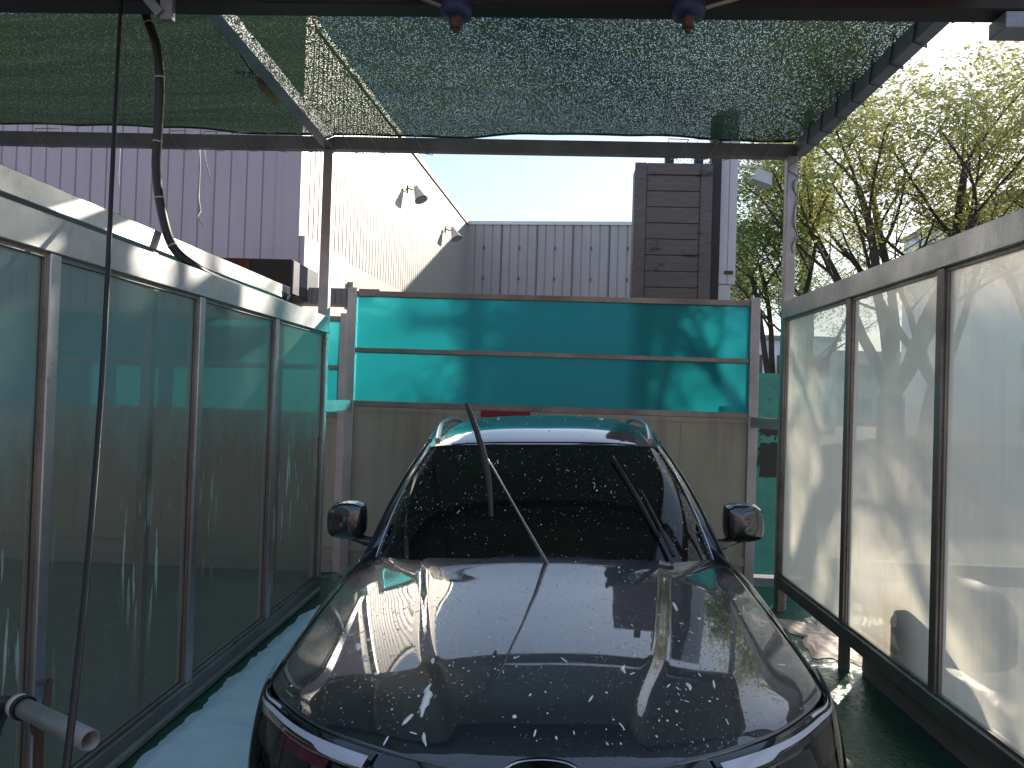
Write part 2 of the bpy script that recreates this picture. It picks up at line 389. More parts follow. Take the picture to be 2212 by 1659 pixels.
# ------------------------------------------------------------ partitions of the bay
def partition(name, X, side, ys, zb, zt, pane_mat, label, post_full=None, rail_h=.15, zsill=None):
    """aluminium framed sheet partition along Y; side=+1: bay lies towards +X"""
    root = empty(name, (X, ys[0], 0), label, 'partition')
    w = .068
    y0 = ys[0]-w/2; y1 = ys[-1]+w/2
    b = MB(); b.cbox((X-w/2-.01, y0, zt-rail_h), (X+w/2+.01, y1, zt), .004); b.build('top_rail', ALU, root)
    b = MB(); b.cbox((X-w/2-.01, y0, zb-.10), (X+w/2+.01, y1, zb), .004)
    b.cbox((X-w/2+.012, y0+.01, zb), (X-.008, y1-.01, zb+.018), .002); b.cbox((X+.008, y0+.01, zb), (X+w/2-.012, y1-.01, zb+.018), .002)
    b.build('bottom_rail', ALUD, root)
    for i, y in enumerate(ys):
        b = MB(); top = zt-rail_h
        b.cbox((X-w/2, y-w/2, zb), (X+w/2, y+w/2, top), .004)
        if i in (0, len(ys)-1) or side < 0 and i % 2 == 0: b.cbox((X-w/2+.003, y-w/2+.003, 0), (X+w/2-.003, y+w/2-.003, zb-.10), .003)
        b.build('post', ALU if side > 0 else ALUD, root)
    for a, c in zip(ys[:-1], ys[1:]):
        b = MB(); b.grid(lambda u, v: (X, a+w/2+(c-a-w)*u, zb+(zt-rail_h-zb)*v), 1, 1); g = b.build('pane', pane_mat, root)
        b = MB()   # glazing bead round the sheet
        for sx in (-1, 1):
            xx = X+sx*.011
            b.box((xx-.006, a+w/2, zt-rail_h-.02), (xx+.006, c-w/2, zt-rail_h)); b.box((xx-.006, a+w/2, zb+.018), (xx+.006, a+w/2+.014, zt-rail_h-.02)); b.box((xx-.006, c-w/2-.014, zb+.018), (xx+.006, c-w/2, zt-rail_h-.02))
        b.build('glazing_bead', ALUD, g)
    return root
ysL = [-.65, .55, 1.78, 3.01, 4.35, 5.60, 6.90]
pl = partition('glass_partition', -2.05, 1, ysL, .12, 2.52, FROST_L, 'grey-green clouded glass partition in an aluminium frame left of the car')
b = MB(); b.cbox((-2.13, -.7, 0), (-1.985, 6.86, .045), .01); b.build('kerb', CONC, pl)
ysR = [.47, 1.71, 2.95, 4.18, 5.42, 6.86]
pr_ = partition('glass_partition', 2.16, -1, ysR, .32, 2.76, FROST_R, 'pale frosted glass partition glowing with sun and leaf shadows right of the car')
# second frame, back to back with the left partition, belongs to the next bay
rt = empty('rear_rail', (-2.36, -.65, 0), 'higher aluminium rail running just behind the left partition, lit with leaf dapples', 'rail')
b = MB(); b.cbox((-2.40, -.7, 2.645), (-2.32, 6.72, 2.76), .004); b.build('rail', ALU, rt)
for y in (-.6, 1.85, 3.05, 4.4, 6.6):
    b = MB(); b.cbox((-2.40, y-.03, 2.54), (-2.34, y+.03, 2.644), .003); b.build('spacer', ALU, rt)
for y in (-.6, 1.85, 4.4, 6.6):
    b = MB(); b.cbox((-2.39, y-.03, 0), (-2.33, y+.03, 2.538), .003); b.build('post', ALUD, rt)

# ------------------------------------------------------------ back walls with teal sheets
def back_wall(name, x0, x1, Y, label, z=(0.02, 1.75, 2.28, 2.85), red=True, seams=8):
    root = empty(name, ((x0+x1)/2, Y, 0), label, 'wall')
    pw = .09
    for x in (x0-pw/2, x1+pw/2):
        b = MB(); b.cbox((x-pw/2, Y-.04, 0), (x+pw/2, Y+.04, z[3]+.03), .004); b.build('post', ALU, root)
    for zz, h in ((z[3], .055), (z[2], .045), (z[1], .06)):
        b = MB(); b.cbox((x0, Y-.025, zz-h), (x1, Y+.025, zz), .004); b.build('rail', ALUD, root)
    for (a, c) in ((z[2], z[3]-.055), (z[1], z[2]-.045)):
        b = MB(); b.grid(lambda u, v: (x0+(x1-x0)*u, Y, a+(c-a)*v), 1, 1); b.build('teal_sheet', TEAL, root)
    b = MB(); n = seams; wd = (x1-x0)/n
    for i in range(n): b.box((x0+i*wd+.0015, Y-.012, .10), (x0+(i+1)*wd-.0015, Y+.012, z[1]-.06))
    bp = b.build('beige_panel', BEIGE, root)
    b = MB(); b.cbox((x0, Y-.05, 0), (x1, Y+.05, .098), .004); b.build('plinth', CONC, root)
    b = MB(); b.box((x0, Y-.021, z[1]-.105), (x1, Y-.0125, z[1]-.0605)); b.box((x0, Y-.03, .25), (x1, Y-.013, .33)); b.build('flashing', BEIGE, root)
    b = MB()
    for i in range(n*2): b.lathe([(.0,-.004),(.006,-.003),(.007,0)], Matrix.Translation((x0+(i+.4)*wd/2, Y-.0215, z[1]-.085))@Matrix.Rotation(PI/2, 4, 'X'), 8)
    b.build('rivets', RUST, bp)
    return root
bw = back_wall('back_wall', -1.90, 2.00, 7.5, 'bay end wall behind the car with two long rows of teal plastic above beige panels', seams=6)
b = MB(); b.box((-.62, 7.470, 1.625), (-.13, 7.4785, 1.688)); b.build('red_strip', simple('red_strip', (.35,.02,.04), (.28,.015,.03), 8, .5), bw)
nb = back_wall('back_wall', -6.6, -2.09, 7.62, 'end wall of the neighbouring bay seen left of the tall corner post', z=(.02, 1.62, 2.10, 2.60), seams=5)
# short brackets joining the bay posts to the end wall
for (x0, x1, z, lb) in ((-2.02, -1.95, 1.70, 'left'), (2.05, 2.14, 1.66, 'right')):
    b = MB(); b.bar((-2.05 if x0 < 0 else 2.16, 6.90, z), (-1.945 if x0 < 0 else 2.045, 7.455, z), .05, .10)
    tag(b.build('bracket', ALU), 'short metal bracket tying the %s partition post to the teal end wall' % lb, 'bracket')
# weathered green sheet right of the end wall
b = MB()
P0 = at_y(1648, 806, 8.3); P1 = at_y(1702, 806, 8.3)
b.box((P0.x-.1, 8.29, 0), (P1.x+.35, 8.315, P0.z)); gs = b.build('green_sheet', GREENS)
tag(gs, 'weathered green sheet with peeled holes standing in the gap beside the right partition', 'panel')
PEEL = simple('peeled_patch', (.03,.06,.05), (.06,.05,.03), 14, .7)
for k in range(34):
    b = MB(); z = random.choice((random.uniform(1.0, 1.9), random.uniform(1.3, 1.6))); x = P0.x-.05+random.random()*.4; h = random.uniform(.02, .08)
    b.add([(x, 8.2865, z), (x+.012, 8.2865, z+.01), (x+.016, 8.2865, z+h), (x+.004, 8.2865, z+h*.8)], [(0,1,2,3)]); b.build('peeled_patch', PEEL, gs)
for (za, zb_) in ((1.05, 1.42), (1.50, 1.62)):
    b = MB(); b.grid(lambda u, v: (P0.x-.02+.36*u+.02*math.sin(v*9), 8.284, za+(zb_-za)*v+.03*noise.noise(Vector((u*9, v, za)))), 8, 4); b.build('peeled_patch', PEEL, gs)

# ------------------------------------------------------------ canopy
cf = empty('canopy_frame', (0, 6.9, 0), 'tall grey steel frame carrying the green shade net over the car', 'canopy frame')
ZB = 4.15
for (x, y) in ((-2.08, 6.97), (2.18, 6.93)):
    b = MB(); b.cbox((x-.045, y-.045, 0), (x+.045, y+.045, ZB-.055), .005); b.build('post', ALU, cf)
for (x, y) in ((-2.2, -.9), (2.3, -.9)):
    b = MB(); b.cbox((x-.045, y-.045, 0), (x+.045, y+.045, ZB-.05), .005); b.build('post', ALU, cf)
b = MB(); b.cbox((-7.2, 6.93, ZB-.055), (2.28, 7.03, ZB+.065), .005); b.build('cross_beam', BEAM, cf)
for x in (-2.08, 2.25, -6.6):
    b = MB(); b.cbox((x-.05, -1.0, ZB-.05), (x+.05, 6.928, ZB+.07), .005); b.build('roof_beam', BEAM, cf)
FB = 4.24
b = MB(); b.cbox((-7.2, FB-.15, ZB-.165), (4.2, FB+.0, ZB-.052), .006); b.cbox((-7.2, FB-.10, ZB+.074), (4.2, FB, ZB+.20), .006)
b.build('front_beam', simple('dark_steel', (.028,.022,.020), (.045,.035,.03), 5, .5, .4), cf)
b = MB(); b.cbox((-7.2, -.95, ZB-.165), (2.6, -.85, ZB-.055), .006); b.build('front_beam', BEAM, cf)
q = at_y(2180, 82, FB-.02)
b = MB(); b.cbox((q.x-.09, FB-.14, q.z), (q.x+.25, FB+.02, ZB-.166), .004); b.build('end_bracket', BEAM, cf)
q0 = at_y(290, -40, 4.07); q1 = at_y(352, 34, 4.05)
b = MB(); b.bar(q0, q1, .07, .05); b.cbox((q1.x-.01, 4.03, q1.z-.03), (q1.x+.06, 4.07, q1.z+.1), .003); b.build('stub_bracket', BEAM, cf)

# net
def sag(x, y):
    u = (y-3.2)/3.8; s = 0
    if x > -2.1: w = (x+2.1)/4.35
    else: w = (x+6.8)/4.7
    w = max(0, min(1, w)); s -= .13*math.sin(PI*w)*math.sin(PI*min(1, max(0, u)))**.7
    s += .035*noise.noise(Vector((x*.9, y*2.6, 1)))+.012*noise.noise(Vector((x*1.2, y*9, 4)))
    return ZB+.095+s
sc_ = empty('shade_cloth', (0, 3, ZB), 'dark green shade net stretched overhead across the canopy frame', 'shade net')
def edge_lift(x):
    return .052*sstep(-2.5, -3.6, x)*(1 if x < -2.5 else 0)+.05*sstep(-.9, -.2, x)*(1-sstep(.9, 1.6, x))*(1 if x > -1 else 0)+.008*abs(math.sin(x*4.2))
def edge_y(x):
    w = max(0, min(1, (x+2.05)/4.3)); q = (x+2.05) % 1 if x > -9 else 0
    return 6.985-.035*abs(math.sin(x*3.3))
for (xa, xb) in ((-6.8, -2.08), (-2.08, 2.26)):
    def fn(u, v, xa=xa, xb=xb):
        x = xa+(xb-xa)*u; y = 3.2+(edge_y(x)-3.2)*v
        z = sag(x, y)
        z += edge_lift(x)*sstep(.80, 1, v)
        return (x, y, z)
    b = MB(); b.grid(fn, 60, 150); b.build('net', NET, sc_)
b = MB(); pts = [(x, edge_y(x), sag(x, edge_y(x))+edge_lift(x)) for x in [-6.8+.1*i for i in range(91)]]; b.tube(pts, .011, 6); b.build('hem', NETE, sc_)
b = MB()
pts = [(2.262, 3.2+.086*i, ZB+.085+.012*noise.noise(Vector((0, i*.4, 0)))) for i in range(45)]; b.tube(pts, .028, 8)
b.build('side_roll', SLEEVE, sc_)
# lashing cords round the beams
def loop_cord(x, slant, r=.0045, label=None):
    y0, y1, z0, z1 = 6.922, 7.038, ZB-.063, ZB+.075
    P = [(x, y0, z1+.01), (x+slant*.55, y0, z0), (x+slant*.6, (y0+y1)/2, z0-.004), (x+slant, y1, z0), (x+slant*1.2, y1, z1), (x+slant*1.25, (y0+y1)/2, z1+.035), (x, y0, z1+.01)]
    b = MB(); b.tube(P, r, 5, cap=False); return b
xs = [-4.9, -3.6, -3.27, -2.95, -2.66, -2.38, -1.95, -1.70, -1.28, 1.25, 1.52, 1.72, 2.02]
for i, x in enumerate(xs):
    s = .16 if x < 0 else -.14
    tag(loop_cord(x, s).build('lashing_cord', ROPE), 'thin cord looped round the far canopy beam to hold the shade net', 'cord', 'net lashings on the far beam')
for i in range(9):
    y = 6.5-.31*i
    x0, x1, z0, z1 = 2.192, 2.308, ZB-.058, ZB+.12
    P = [(x0, y, z1), (x0, y+.05, z0), (x1, y+.12, z0), (x1, y+.16, z1-.04), (2.25, y+.08, z1), (x0, y, z1)]
    b = MB(); b.tube(P, .006, 5, cap=False); tag(b.build('lashing_cord', SLEEVE), 'dark cord wrapped round the right canopy beam and net edge', 'cord', 'net lashings on the right beam')
# rope tail wound round the right post
P = []
for i in range(90):
    z = 4.06-.0095*i; a = i*.35
    P.append((2.18+.055*math.cos(a)*(1 if i < 22 else .1)+(.03 if i >= 22 else 0)+.015*math.sin(i*.2), 6.87+.0*a-.012*math.sin(a), z))
b = MB(); b.tube(P, .008, 6); tag(b.build('rope_end', ROPE), 'loose twisted rope end hanging down the right corner post', 'rope')

# hangers under the front beam
for (px, py, bx, lb) in ((985, 50, 890, 'left'), (1487, 50, 1625, 'right')):
    q = at_y(px, py, 4.12)
    h = empty('beam_hanger', q, 'blue collar with a rusty nut under the dark front beam, the %s one of two' % lb, 'hanger')
    b = MB(); b.lathe([(0,.17),(.06,.17),(.085,.13),(.09,.07),(.085,.035),(.03,.03),(0,.03)], Matrix.Translation(q), 20); b.build('collar', BLUEP, h)
    b = MB(); b.lathe([(0,.04),(.036,.035),(.036,-.02),(.030,-.03),(0,-.032)], Matrix.Translation(q), 6, smooth=False); b.lathe([(0,-.03),(.018,-.03),(.018,-.05),(0,-.052)], Matrix.Translation(q), 12); b.build('nut', RUST, h)
    e = at_y(bx, -12, 4.06); b = MB(); b.tube([q+Vector((0,0,.06)), e, e+(e-q)*.8], .013, 8); b.build('brace_rod', ALUD, h)

# taped lamp wire hanging from the left roof beam
q0 = at_y(540, 130, 5.45); q1 = at_y(572, 190, 5.75)
lw = empty('broken_lamp_fitting', (q1.x, q1.y, q1.z), 'torn taped lamp fitting dangling from the left roof beam', 'lamp fitting')
b = MB(); A = at_y(470, 60, 4.9); B = at_y(515, 110, 5.2); b.tube([A, B, at_y(540, 150, 5.5), at_y(556, 165, 5.6), at_y(572, 160, 5.7), at_y(584, 180, 5.75)], .008, 6); b.build('wire', BLACK, lw)
b = MB(); Pp = [at_y(x, y, 5.75) for (x, y) in ((556,178),(566,172),(590,200),(600,222),(594,232),(580,212),(560,192))]
b.add([p+Vector((0,-.01,0)) for p in Pp]+[p+Vector((0,.012,0)) for p in Pp], [tuple(range(7)), tuple(range(13,6,-1))]+[(i,(i+1)%7,7+(i+1)%7,7+i) for i in range(7)])
b.build('torn_cover', TAPE, lw)
b = MB(); c0 = at_y(574, 162, 5.72); b.cbox((c0.x-.04, 5.69, c0.z-.06), (c0.x+.04, 5.75, c0.z+.03), .008); b.build('socket', TAPE, lw)

# white torn streamers behind the beam
for (pts, wd, lb) in (([(431,318),(432,360),(430,400),(428,430),(432,455),(426,468),(440,488)], 3.5, 'long white torn tape hanging with a tangled end from the beam'),
                      ([(441,318),(445,350),(452,378),(458,392)], 2.2, 'short white torn tape strip hanging beside the tangled one'),
                      ([(260,318),(258,350),(256,380),(258,400)], 1.2, 'single white thread hanging from the beam near the thin hose')):
    b = MB(); PP = [at_y(x, y, 7.1) for x, y in pts]; n_ = len(PP)
    rr = [wd*7.1/F/2*(.6+.8*random.random()) for _ in PP]
    if wd > 3: rr[-3] *= 3.2; rr[-4] *= 1.8; rr[-2] *= 2
    b.tube(PP, rr, 5); tag(b.build('torn_tape', WHITE), lb, 'tape')

# ------------------------------------------------------------ hoses and holder
def smooth_path(P, n=40):
    return [Vector(crv([tuple(p) for p in P], i/n)) for i in range(n+1)]
hp = [at_y(300, -20, 4.42), at_y(318, 40, 4.42), at_y(340, 110, 4.42), at_y(346, 190, 4.42), at_y(341, 290, 4.42), at_y(338, 370, 4.42), at_y(350, 460, 4.42), at_y(375, 535, 4.42), at_y(428, 582, 4.45)]
hp[-1] = at_x(428, 580, -2.10); hp += [at_x(475, 603, -2.10)]
for (px, py) in ((530, 626), (600, 652), (660, 676), (688, 688)): hp.append(at_x(px, py, -2.10)+Vector((0,0,.012)))
hs = empty('thick_hose', hp[0], 'thick black hose hanging from the front beam and running along the left rail', 'hose')
sp = smooth_path(hp, 90); rr = [.027 if i < 55 else max(.017, .027-(i-55)*.0008) for i in range(91)]
b = MB(); b.tube(sp, rr, 14); b.build('hose', BLACK, hs)
for k in (8, 19, 29, 39, 48, 57, 59, 66, 74, 75, 82):
    b = MB(); c = sp[k]; t = (sp[k+1]-sp[k-1]).normalized(); b.tube([c-t*.004, c+t*.004], rr[k]+.0025, 14); b.build('cable_tie', WHITE if k > 50 else ROPE, hs)
b = MB()
for k in range(6):
    c = sp[78]; a = [c+Vector((random.uniform(-.03,.03), random.uniform(-.05,.05), random.uniform(-.01,.09))) for _ in range(4)]; b.tube(smooth_path([c]+a, 12), .004, 5)
b.build('wire_knot', BLACK, hs)
th = empty('thin_hose', at_y(262, 0, 4.2), 'thin black hose hanging from the front beam down in front of the left partition', 'hose')
P = [at_y(268, -60, 4.25), at_y(262, 0, 4.1), at_y(248, 260, 3.55), at_y(236, 520, 3.1), at_y(222, 800, 2.7), at_y(200, 1100, 2.4), at_y(172, 1400, 2.15), at_y(143, 1659, 2.0), at_y(124, 1800, 1.93), at_y(105, 2000, 1.88)]
gq = P[-1].copy(); P += [Vector((gq.x-.04, gq.y-.02, .35)), Vector((gq.x-.05, gq.y-.05, .06)), Vector((gq.x-.02, gq.y-.16, .016)), Vector((gq.x+.12, gq.y-.5, .014)), Vector((gq.x+.05, gq.y-1.2, .014))]
b = MB(); b.tube(smooth_path(P, 120), .0105, 10); b.build('hose', BLACK, th)
# lance holder
a0 = at_y(48, 1528, 2.55); a1 = at_y(196, 1600, 2.28)
lh = empty('lance_holder', a0, 'grey steel tube holder for the wash lance on the left partition', 'holder')
d = (a1-a0).normalized()
def pipe(b, p0, p1, ro, ri, n=24):
    t = (p1-p0).normalized(); s_ = t.orthogonal().normalized(); u_ = t.cross(s_)
    vs = []
    for p, r in ((p0, ro), (p1, ro), (p1, ri), (p0, ri)):
        for k in range(n): w = 2*PI*k/n; vs.append(p+(s_*math.cos(w)+u_*math.sin(w))*r)
    fs = [(j*n+k, j*n+(k+1)%n, ((j+1)%4)*n+(k+1)%n, ((j+1)%4)*n+k) for j in range(4) for k in range(n)]
    b.add(vs, fs, True); return b
b = MB(); pipe(b, a0, a1, .032, .026); b.build('tube', m_alu('pipe_steel', (.42,.42,.42), (.3,.3,.3), .5, stain=.3), lh)
b = MB(); pipe(b, a0-d*.035, a0-d*.002, .040, .026); b.build('rim', WHITE, lh)
b = MB(); pipe(b, a0+d*.0, a0+d*.018, .0415, .033); b.build('clamp', BLACK, lh)
s0 = at_y(95, 1590, 2.5); b = MB(); b.tube([a0+d*.10+Vector((0,0,-.03)), a0+d*.085+Vector((-.0,.02,-.07)), a0+d*.04+Vector((0,.05,-.085)), a0+Vector((.03,.05,-.12)), a0+Vector((.03,.05,-.75))], .016, 10)
b.tube([a0+Vector((.03,.05,-.14)), Vector((-2.02, 3.08, .60))], .014, 8)
b.build('support_arm', RUST, lh)
g0 = a0-d*.03
b = MB(); b.tube([g0+d*.02, g0-d*.05, g0-d*.12+Vector((0,0,-.02)), g0-d*.2+Vector((0,0,-.10)), g0-d*.28+Vector((0,0,-.25))], [.018,.022,.032,.035,.03], 14)
tag(b.build('wash_gun', PLAST), 'black wash gun resting in the lance holder at the left edge', 'spray gun')

# black box standing on the neighbouring side
bx = empty('sign_box', (-3.0, 7.9, 2.4), 'black box-shaped cabinet with glossy striped side left of the tall corner post', 'sign box')
c0 = at_y(632, 560, 8.3); c1 = at_y(640, 636, 8.3); cl = at_y(480, 556, 8.3)
x1, z1, z0 = c0.x, c0.z, c1.z
b = MB(); b.cbox((cl.x-.5, 8.3, z0), (x1, 9.25, z1), .01); b.build('case', DARKBOX, bx)
for (ya, yb, m) in ((8.32, 8.52, SATIN), (8.53, 8.80, BLACKG), (8.81, 9.22, SATIN)):
    b = MB(); b.box((x1+.0005, ya, z0+.01), (x1+.012, yb, z1-.01)); b.build('side_panel', m, bx)
b = MB(); b.box((cl.x-.45, 8.287, z1-.17), (cl.x+.32, 8.299, z1-.02)); b.build('amber_window', simple('amber_glass', (.10,.035,.01), (.07,.02,.01), 5, .15), bx)
b = MB(); b.cbox((cl.x-.2, 8.6, 0), (cl.x-.1, 8.7, z0-.002)); b.cbox((x1-.4, 8.6, 0), (x1-.3, 8.7, z0-.002)); b.build('leg', RUST, bx)
b = MB()
for k in range(14): 
    c = Vector((x1-.05-.03*k, 8.45+.05*k, z0-.03)); b.tube([c, c+Vector((random.uniform(-.1,.1), .05, -random.uniform(.03,.09)))], .02, 6)
b.build('cable_bundle', BLACK, bx)

# ------------------------------------------------------------ mauve building
C = at_y(652, 480, 9.8); C.z = 0
dd = Vector((math.sin(R(4.4)), math.cos(R(4.4)), 0)); rr_ = Vector((math.cos(R(4.4)), -math.sin(R(4.4)), 0))
farp = at_y(1010, 483, 22.0); HB = farp.z
D = Vector((farp.x, farp.y, 0)); C = D-dd*((D.y-9.8)/dd.y)
def corrugated(b, p0, p1, z0, z1, pitch, depth, nrm, gw=.35, lip=.012):
    L = (p1-p0).length; t = (p1-p0)/L; n = int(L/pitch); pts = []
    for i in range(n+1):
        s0 = i*pitch
        for (s, dp) in ((0, 0), (pitch*(1-gw), 0), (pitch*(1-gw)+lip, -depth), (pitch-lip, -depth)):
            if s0+s <= L: pts.append((s0+s, dp))
    pts.append((L, 0)); vs = []
    for (s, dp) in pts:
        q = p0+t*s+nrm*dp; vs.append((q.x, q.y, z0)); vs.append((q.x, q.y, z1))
    b.add(vs, [(2*i, 2*i+2, 2*i+3, 2*i+1) for i in range(len(pts)-1)])
bl = empty('clad_building', C, 'mauve and cream metal-clad building beyond the end wall', 'building')
nF = -dd; nS = rr_.copy()
b = MB(); corrugated(b, C-rr_*16, C-rr_*.28, 0, HB, .225, .02, nF, .12, .008); b.build('mauve_front', PURPLE, bl)
b = MB(); q0 = C-rr_*.28; q1 = C+rr_*.05
b.add([(q0.x,q0.y-.03,0),(q1.x,q1.y-.03,0),(q1.x,q1.y-.03,HB),(q0.x,q0.y-.03,HB)], [(0,1,2,3)])
b.build('corner_trim', PURPLE, bl)
b = MB(); q2 = q1+dd*.25; b.add([(q1.x,q1.y-.03,0),(q2.x,q2.y,0),(q2.x,q2.y,HB),(q1.x,q1.y-.03,HB)], [(0,1,2,3)]); b.build('corner_trim', CREAM, bl)
b = MB(); corrugated(b, C+dd*.25, D, 0, HB, .17, .025, nS, .22, .012); b.build('cream_side', CREAM, bl)
b = MB(); corrugated(b, D, D+rr_*8.2, 0, HB, .26, .03, nF, .18, .012); b.build('grey_rear', GREYP, bl)
b = MB()
for i in range(1, 8):
    q = D+rr_*(i*1.04)+nF*.004; b.box((q.x-.012, q.y-.012, 0), (q.x+.012, q.y+.004, HB))
b.build('panel_joint', SEAM, bl)
for i in range(7):
    for zz in (HB-.75, HB-1.65):
        b = MB(); q = D+rr_*(i*1.04+.52)+nF*.01; b.box((q.x-.02, q.y-.03, zz), (q.x+.02, q.y, zz+.09)); b.build('vent_clip', SEAM, bl)
# copings
def coping(p0, p1, nrm, mat, hh=.10):
    b = MB(); a = p0+nrm*.04; c = p1+nrm*.04; e = p1-nrm*.25; g = p0-nrm*.25
    vs = [(p.x, p.y, z) for z in (HB-.03, HB+hh-.03) for p in (a, c, e, g)]
    b.add(vs, [(0,3,2,1),(4,5,6,7),(0,1,5,4),(1,2,6,5),(2,3,7,6),(3,0,4,7)]); return b.build('coping', mat, bl)
coping(C-rr_*16, C, nF, PURPLE); coping(C, D, nS, CREAM); coping(D, D+rr_*8.2, nF, WHITE)
# roof deck just below copings
b = MB(); vs = [C-rr_*16, C, D, D+rr_*8.2, D+rr_*8.2+dd*9, C-rr_*16+dd*22]; b.add([(p.x, p.y, HB-.05) for p in vs], [tuple(range(6))]); b.build('roof', CONC, bl)
b = MB(); E_ = D+rr_*8.2; corrugated(b, E_, E_+dd*9, 0, HB, .26, .03, nS, .18, .012); b.build('side_wall', GREYP, bl)
def solve_s(px):
    best = None
    for i in range(1200):
        s = i*.01; q = C+dd*s+nS*.25; v = Vector((q.x, q.y, 0)); r_ = ray(px, 430); x = r_.x/r_.y*q.y
        if best is None or abs(x-q.x) < best[0]: best = (abs(x-q.x), s, q.y)
    return best[1], best[2]
# band (fascia) projecting along the cream side
zt = at_y(652, 509, 9.8).z
def band(s0, s1, z0, z1, out, mat, nm):
    a = C+dd*s0+nS*.002; c = C+dd*s1+nS*.002; b = MB()
    vs = [(p.x, p.y, z) for z in (z0, z1) for p in (a, c, c+nS*out, a+nS*out)]
    b.add(vs, [(0,1,2,3),(7,6,5,4),(0,4,5,1),(1,5,6,2),(2,6,7,3),(3,7,4,0)]); return b.build(nm, mat, bl)
S1 = solve_s(775)[0]
band(.0, S1, zt-1.3, zt, .12, PURPLE, 'fascia'); band(S1+.01, 11.2, zt-.34, zt-.06, .12, CREAM, 'fascia'); band(S1+.01, 11.2, zt-.72, zt-.345, .20, CREAM, 'fascia')
# grey ribbed awning below
b = MB(); 
p = at_y(712, 622, 8.9); corrugated(b, Vector((p.x-.9, 8.9, 0)), Vector((p.x+.6, 8.9, 0)), p.z-.18, p.z, .07, .012, Vector((0,-1,0)), .3, .006)
b.box((p.x-.9, 8.92, p.z-.16), (p.x+.6, 9.5, p.z-.01))
aw = tag(b.build('awning', simple('grey_awning', (.25,.25,.27), (.2,.2,.22), 5, .5)), 'grey ribbed awning edge between the corner post and the end wall', 'awning')

# floodlights on the cream wall
def floodlight(s, z):
    base = C+dd*s; o = empty('floodlight', (base.x, base.y, z), None, 'floodlight', 'floodlights on the cream wall')
    b = MB(); b.cbox((base.x+.0, base.y-.05, z-.12), (base.x+.03, base.y+.05, z+.10), .004); b.tube([(base.x+.03, base.y, z+.02), (base.x+.16, base.y-.03, z-.04), (base.x+.24, base.y-.05, z-.03)], .022, 8)
    b.tube([(base.x+.03, base.y, z+.02), (base.x+.02, base.y, z+.26)], .008, 6); b.build('bracket', RUST, o)
    M = Matrix.Translation((base.x+.30, base.y-.06, z-.02))@Matrix.Rotation(R(155), 4, 'Y')@Matrix.Rotation(R(12), 4, 'X')
    b = MB(); b.lathe([(0,-.10),(.06,-.10),(.075,-.07),(.075,.0),(.09,.03),(.14,.18),(.20,.38),(.205,.385),(.195,.38),(.13,.18),(.06,.04)], M, 28)
    b.build('reflector', LAMP, o)
    b = MB(); b.lathe([(.207,.372),(.210,.388),(.200,.392),(.196,.380)], M, 28); b.build('rim', BLACK, o)
    b = MB(); b.lathe([(0,.365),(.10,.367),(.197,.376)], M, 28); b.build('glass', simple('lamp_glass', (.40,.45,.44), (.3,.34,.34), 6, .15), o)
    return o
f1 = floodlight(4.3, 0); f2 = floodlight(7.7, 0)
# place by wall position: nearer and farther lamp
for o, px, py, s_old, lb in ((f1, 905, 408, 4.3, 'bell-shaped floodlight on the cream wall, the nearer and larger of two'), (f2, 985, 496, 7.7, 'bell-shaped floodlight on the cream wall beside the roof corner, the farther of two')):
    s, yy = solve_s(px); z = at_y(px, py, yy).z; base = C+dd*s
    o.location = (base.x, base.y, z); o['label'] = lb; o.scale = (.68, .68, .68)

# ------------------------------------------------------------ board-clad tower, pillar
YT = 9.0
a = at_y(1372, 352, YT); c = at_y(1540, 352, YT); top = a.z
tw = empty('board_tower', (a.x+.45, YT, 0), 'tall tower clad with weathered brown boards rising behind the teal wall', 'tower')
b = MB(); fwid = .14
b.cbox((a.x, YT-.03, .1), (a.x+fwid, YT, top), .006); b.cbox((c.x-fwid, YT-.03, .1), (c.x, YT, top), .006); b.cbox((a.x+fwid+.002, YT-.032, top-fwid), (c.x-fwid-.002, YT-.002, top-.003), .006)
b.build('frame', WOOD, tw)
b = MB(); z = top-fwid-.004; k = 0
while z > .3:
    b.cbox((a.x+fwid+.003, YT-.018+.003*(k % 2), z-.185), (c.x-fwid-.003, YT-.003, z), .008); z -= .191; k += 1
b.build('boards', WOOD, tw)
b = MB(); b.box((a.x+.02, YT+.001, .0), (c.x-.02, YT+.36, top-.03)); b.build('core', DARKBOX, tw)
for dx in (.55, .2):
    b = MB(); b.cbox((c.x-dx, YT+.05, top-.031), (c.x-dx+.1, YT+.15, top+.25)); b.build('support', DARKBOX, tw)
# black post and white pillar
p0 = at_y(1542, 340, 9.1); p1 = at_y(1560, 340, 9.1)
b = MB(); b.cbox((c.x+.01, 9.1, 0), (p1.x, 9.25, p0.z+.5), .006); tag(b.build('black_post', DARKBOX), 'narrow black post between the board tower and the white pillar', 'post')
p0 = at_y(1556, 340, 9.2); p1 = at_y(1598, 340, 9.2); zz = at_y(1570, 612, 9.2).z
pi_ = empty('white_pillar', (p0.x, 9.2, 0), 'white and pink sheet-metal pillar right of the board tower', 'pillar')
b = MB(); b.cbox((p0.x, 9.26, zz), (p0.x+.13, 9.6, p0.z+.6), .005); b.cbox((p0.x+.134, 9.26, zz), (p1.x, 9.6, p0.z+.6), .005); b.build('shaft', WHITE, pi_)
b = MB(); b.cbox((p0.x-.03, 9.28, 0), (p1.x-.05, 9.56, zz-.003), .005); b.build('base', WHITE, pi_)
b = MB(); b.box((p0.x+.10, 9.244, zz+.12), (p0.x+.20, 9.259, zz+.16)); b.box((p0.x-.02, 9.2, zz+.55), (p0.x+.02, 9.259, zz+.8)); b.build('hinge', RUST, pi_)
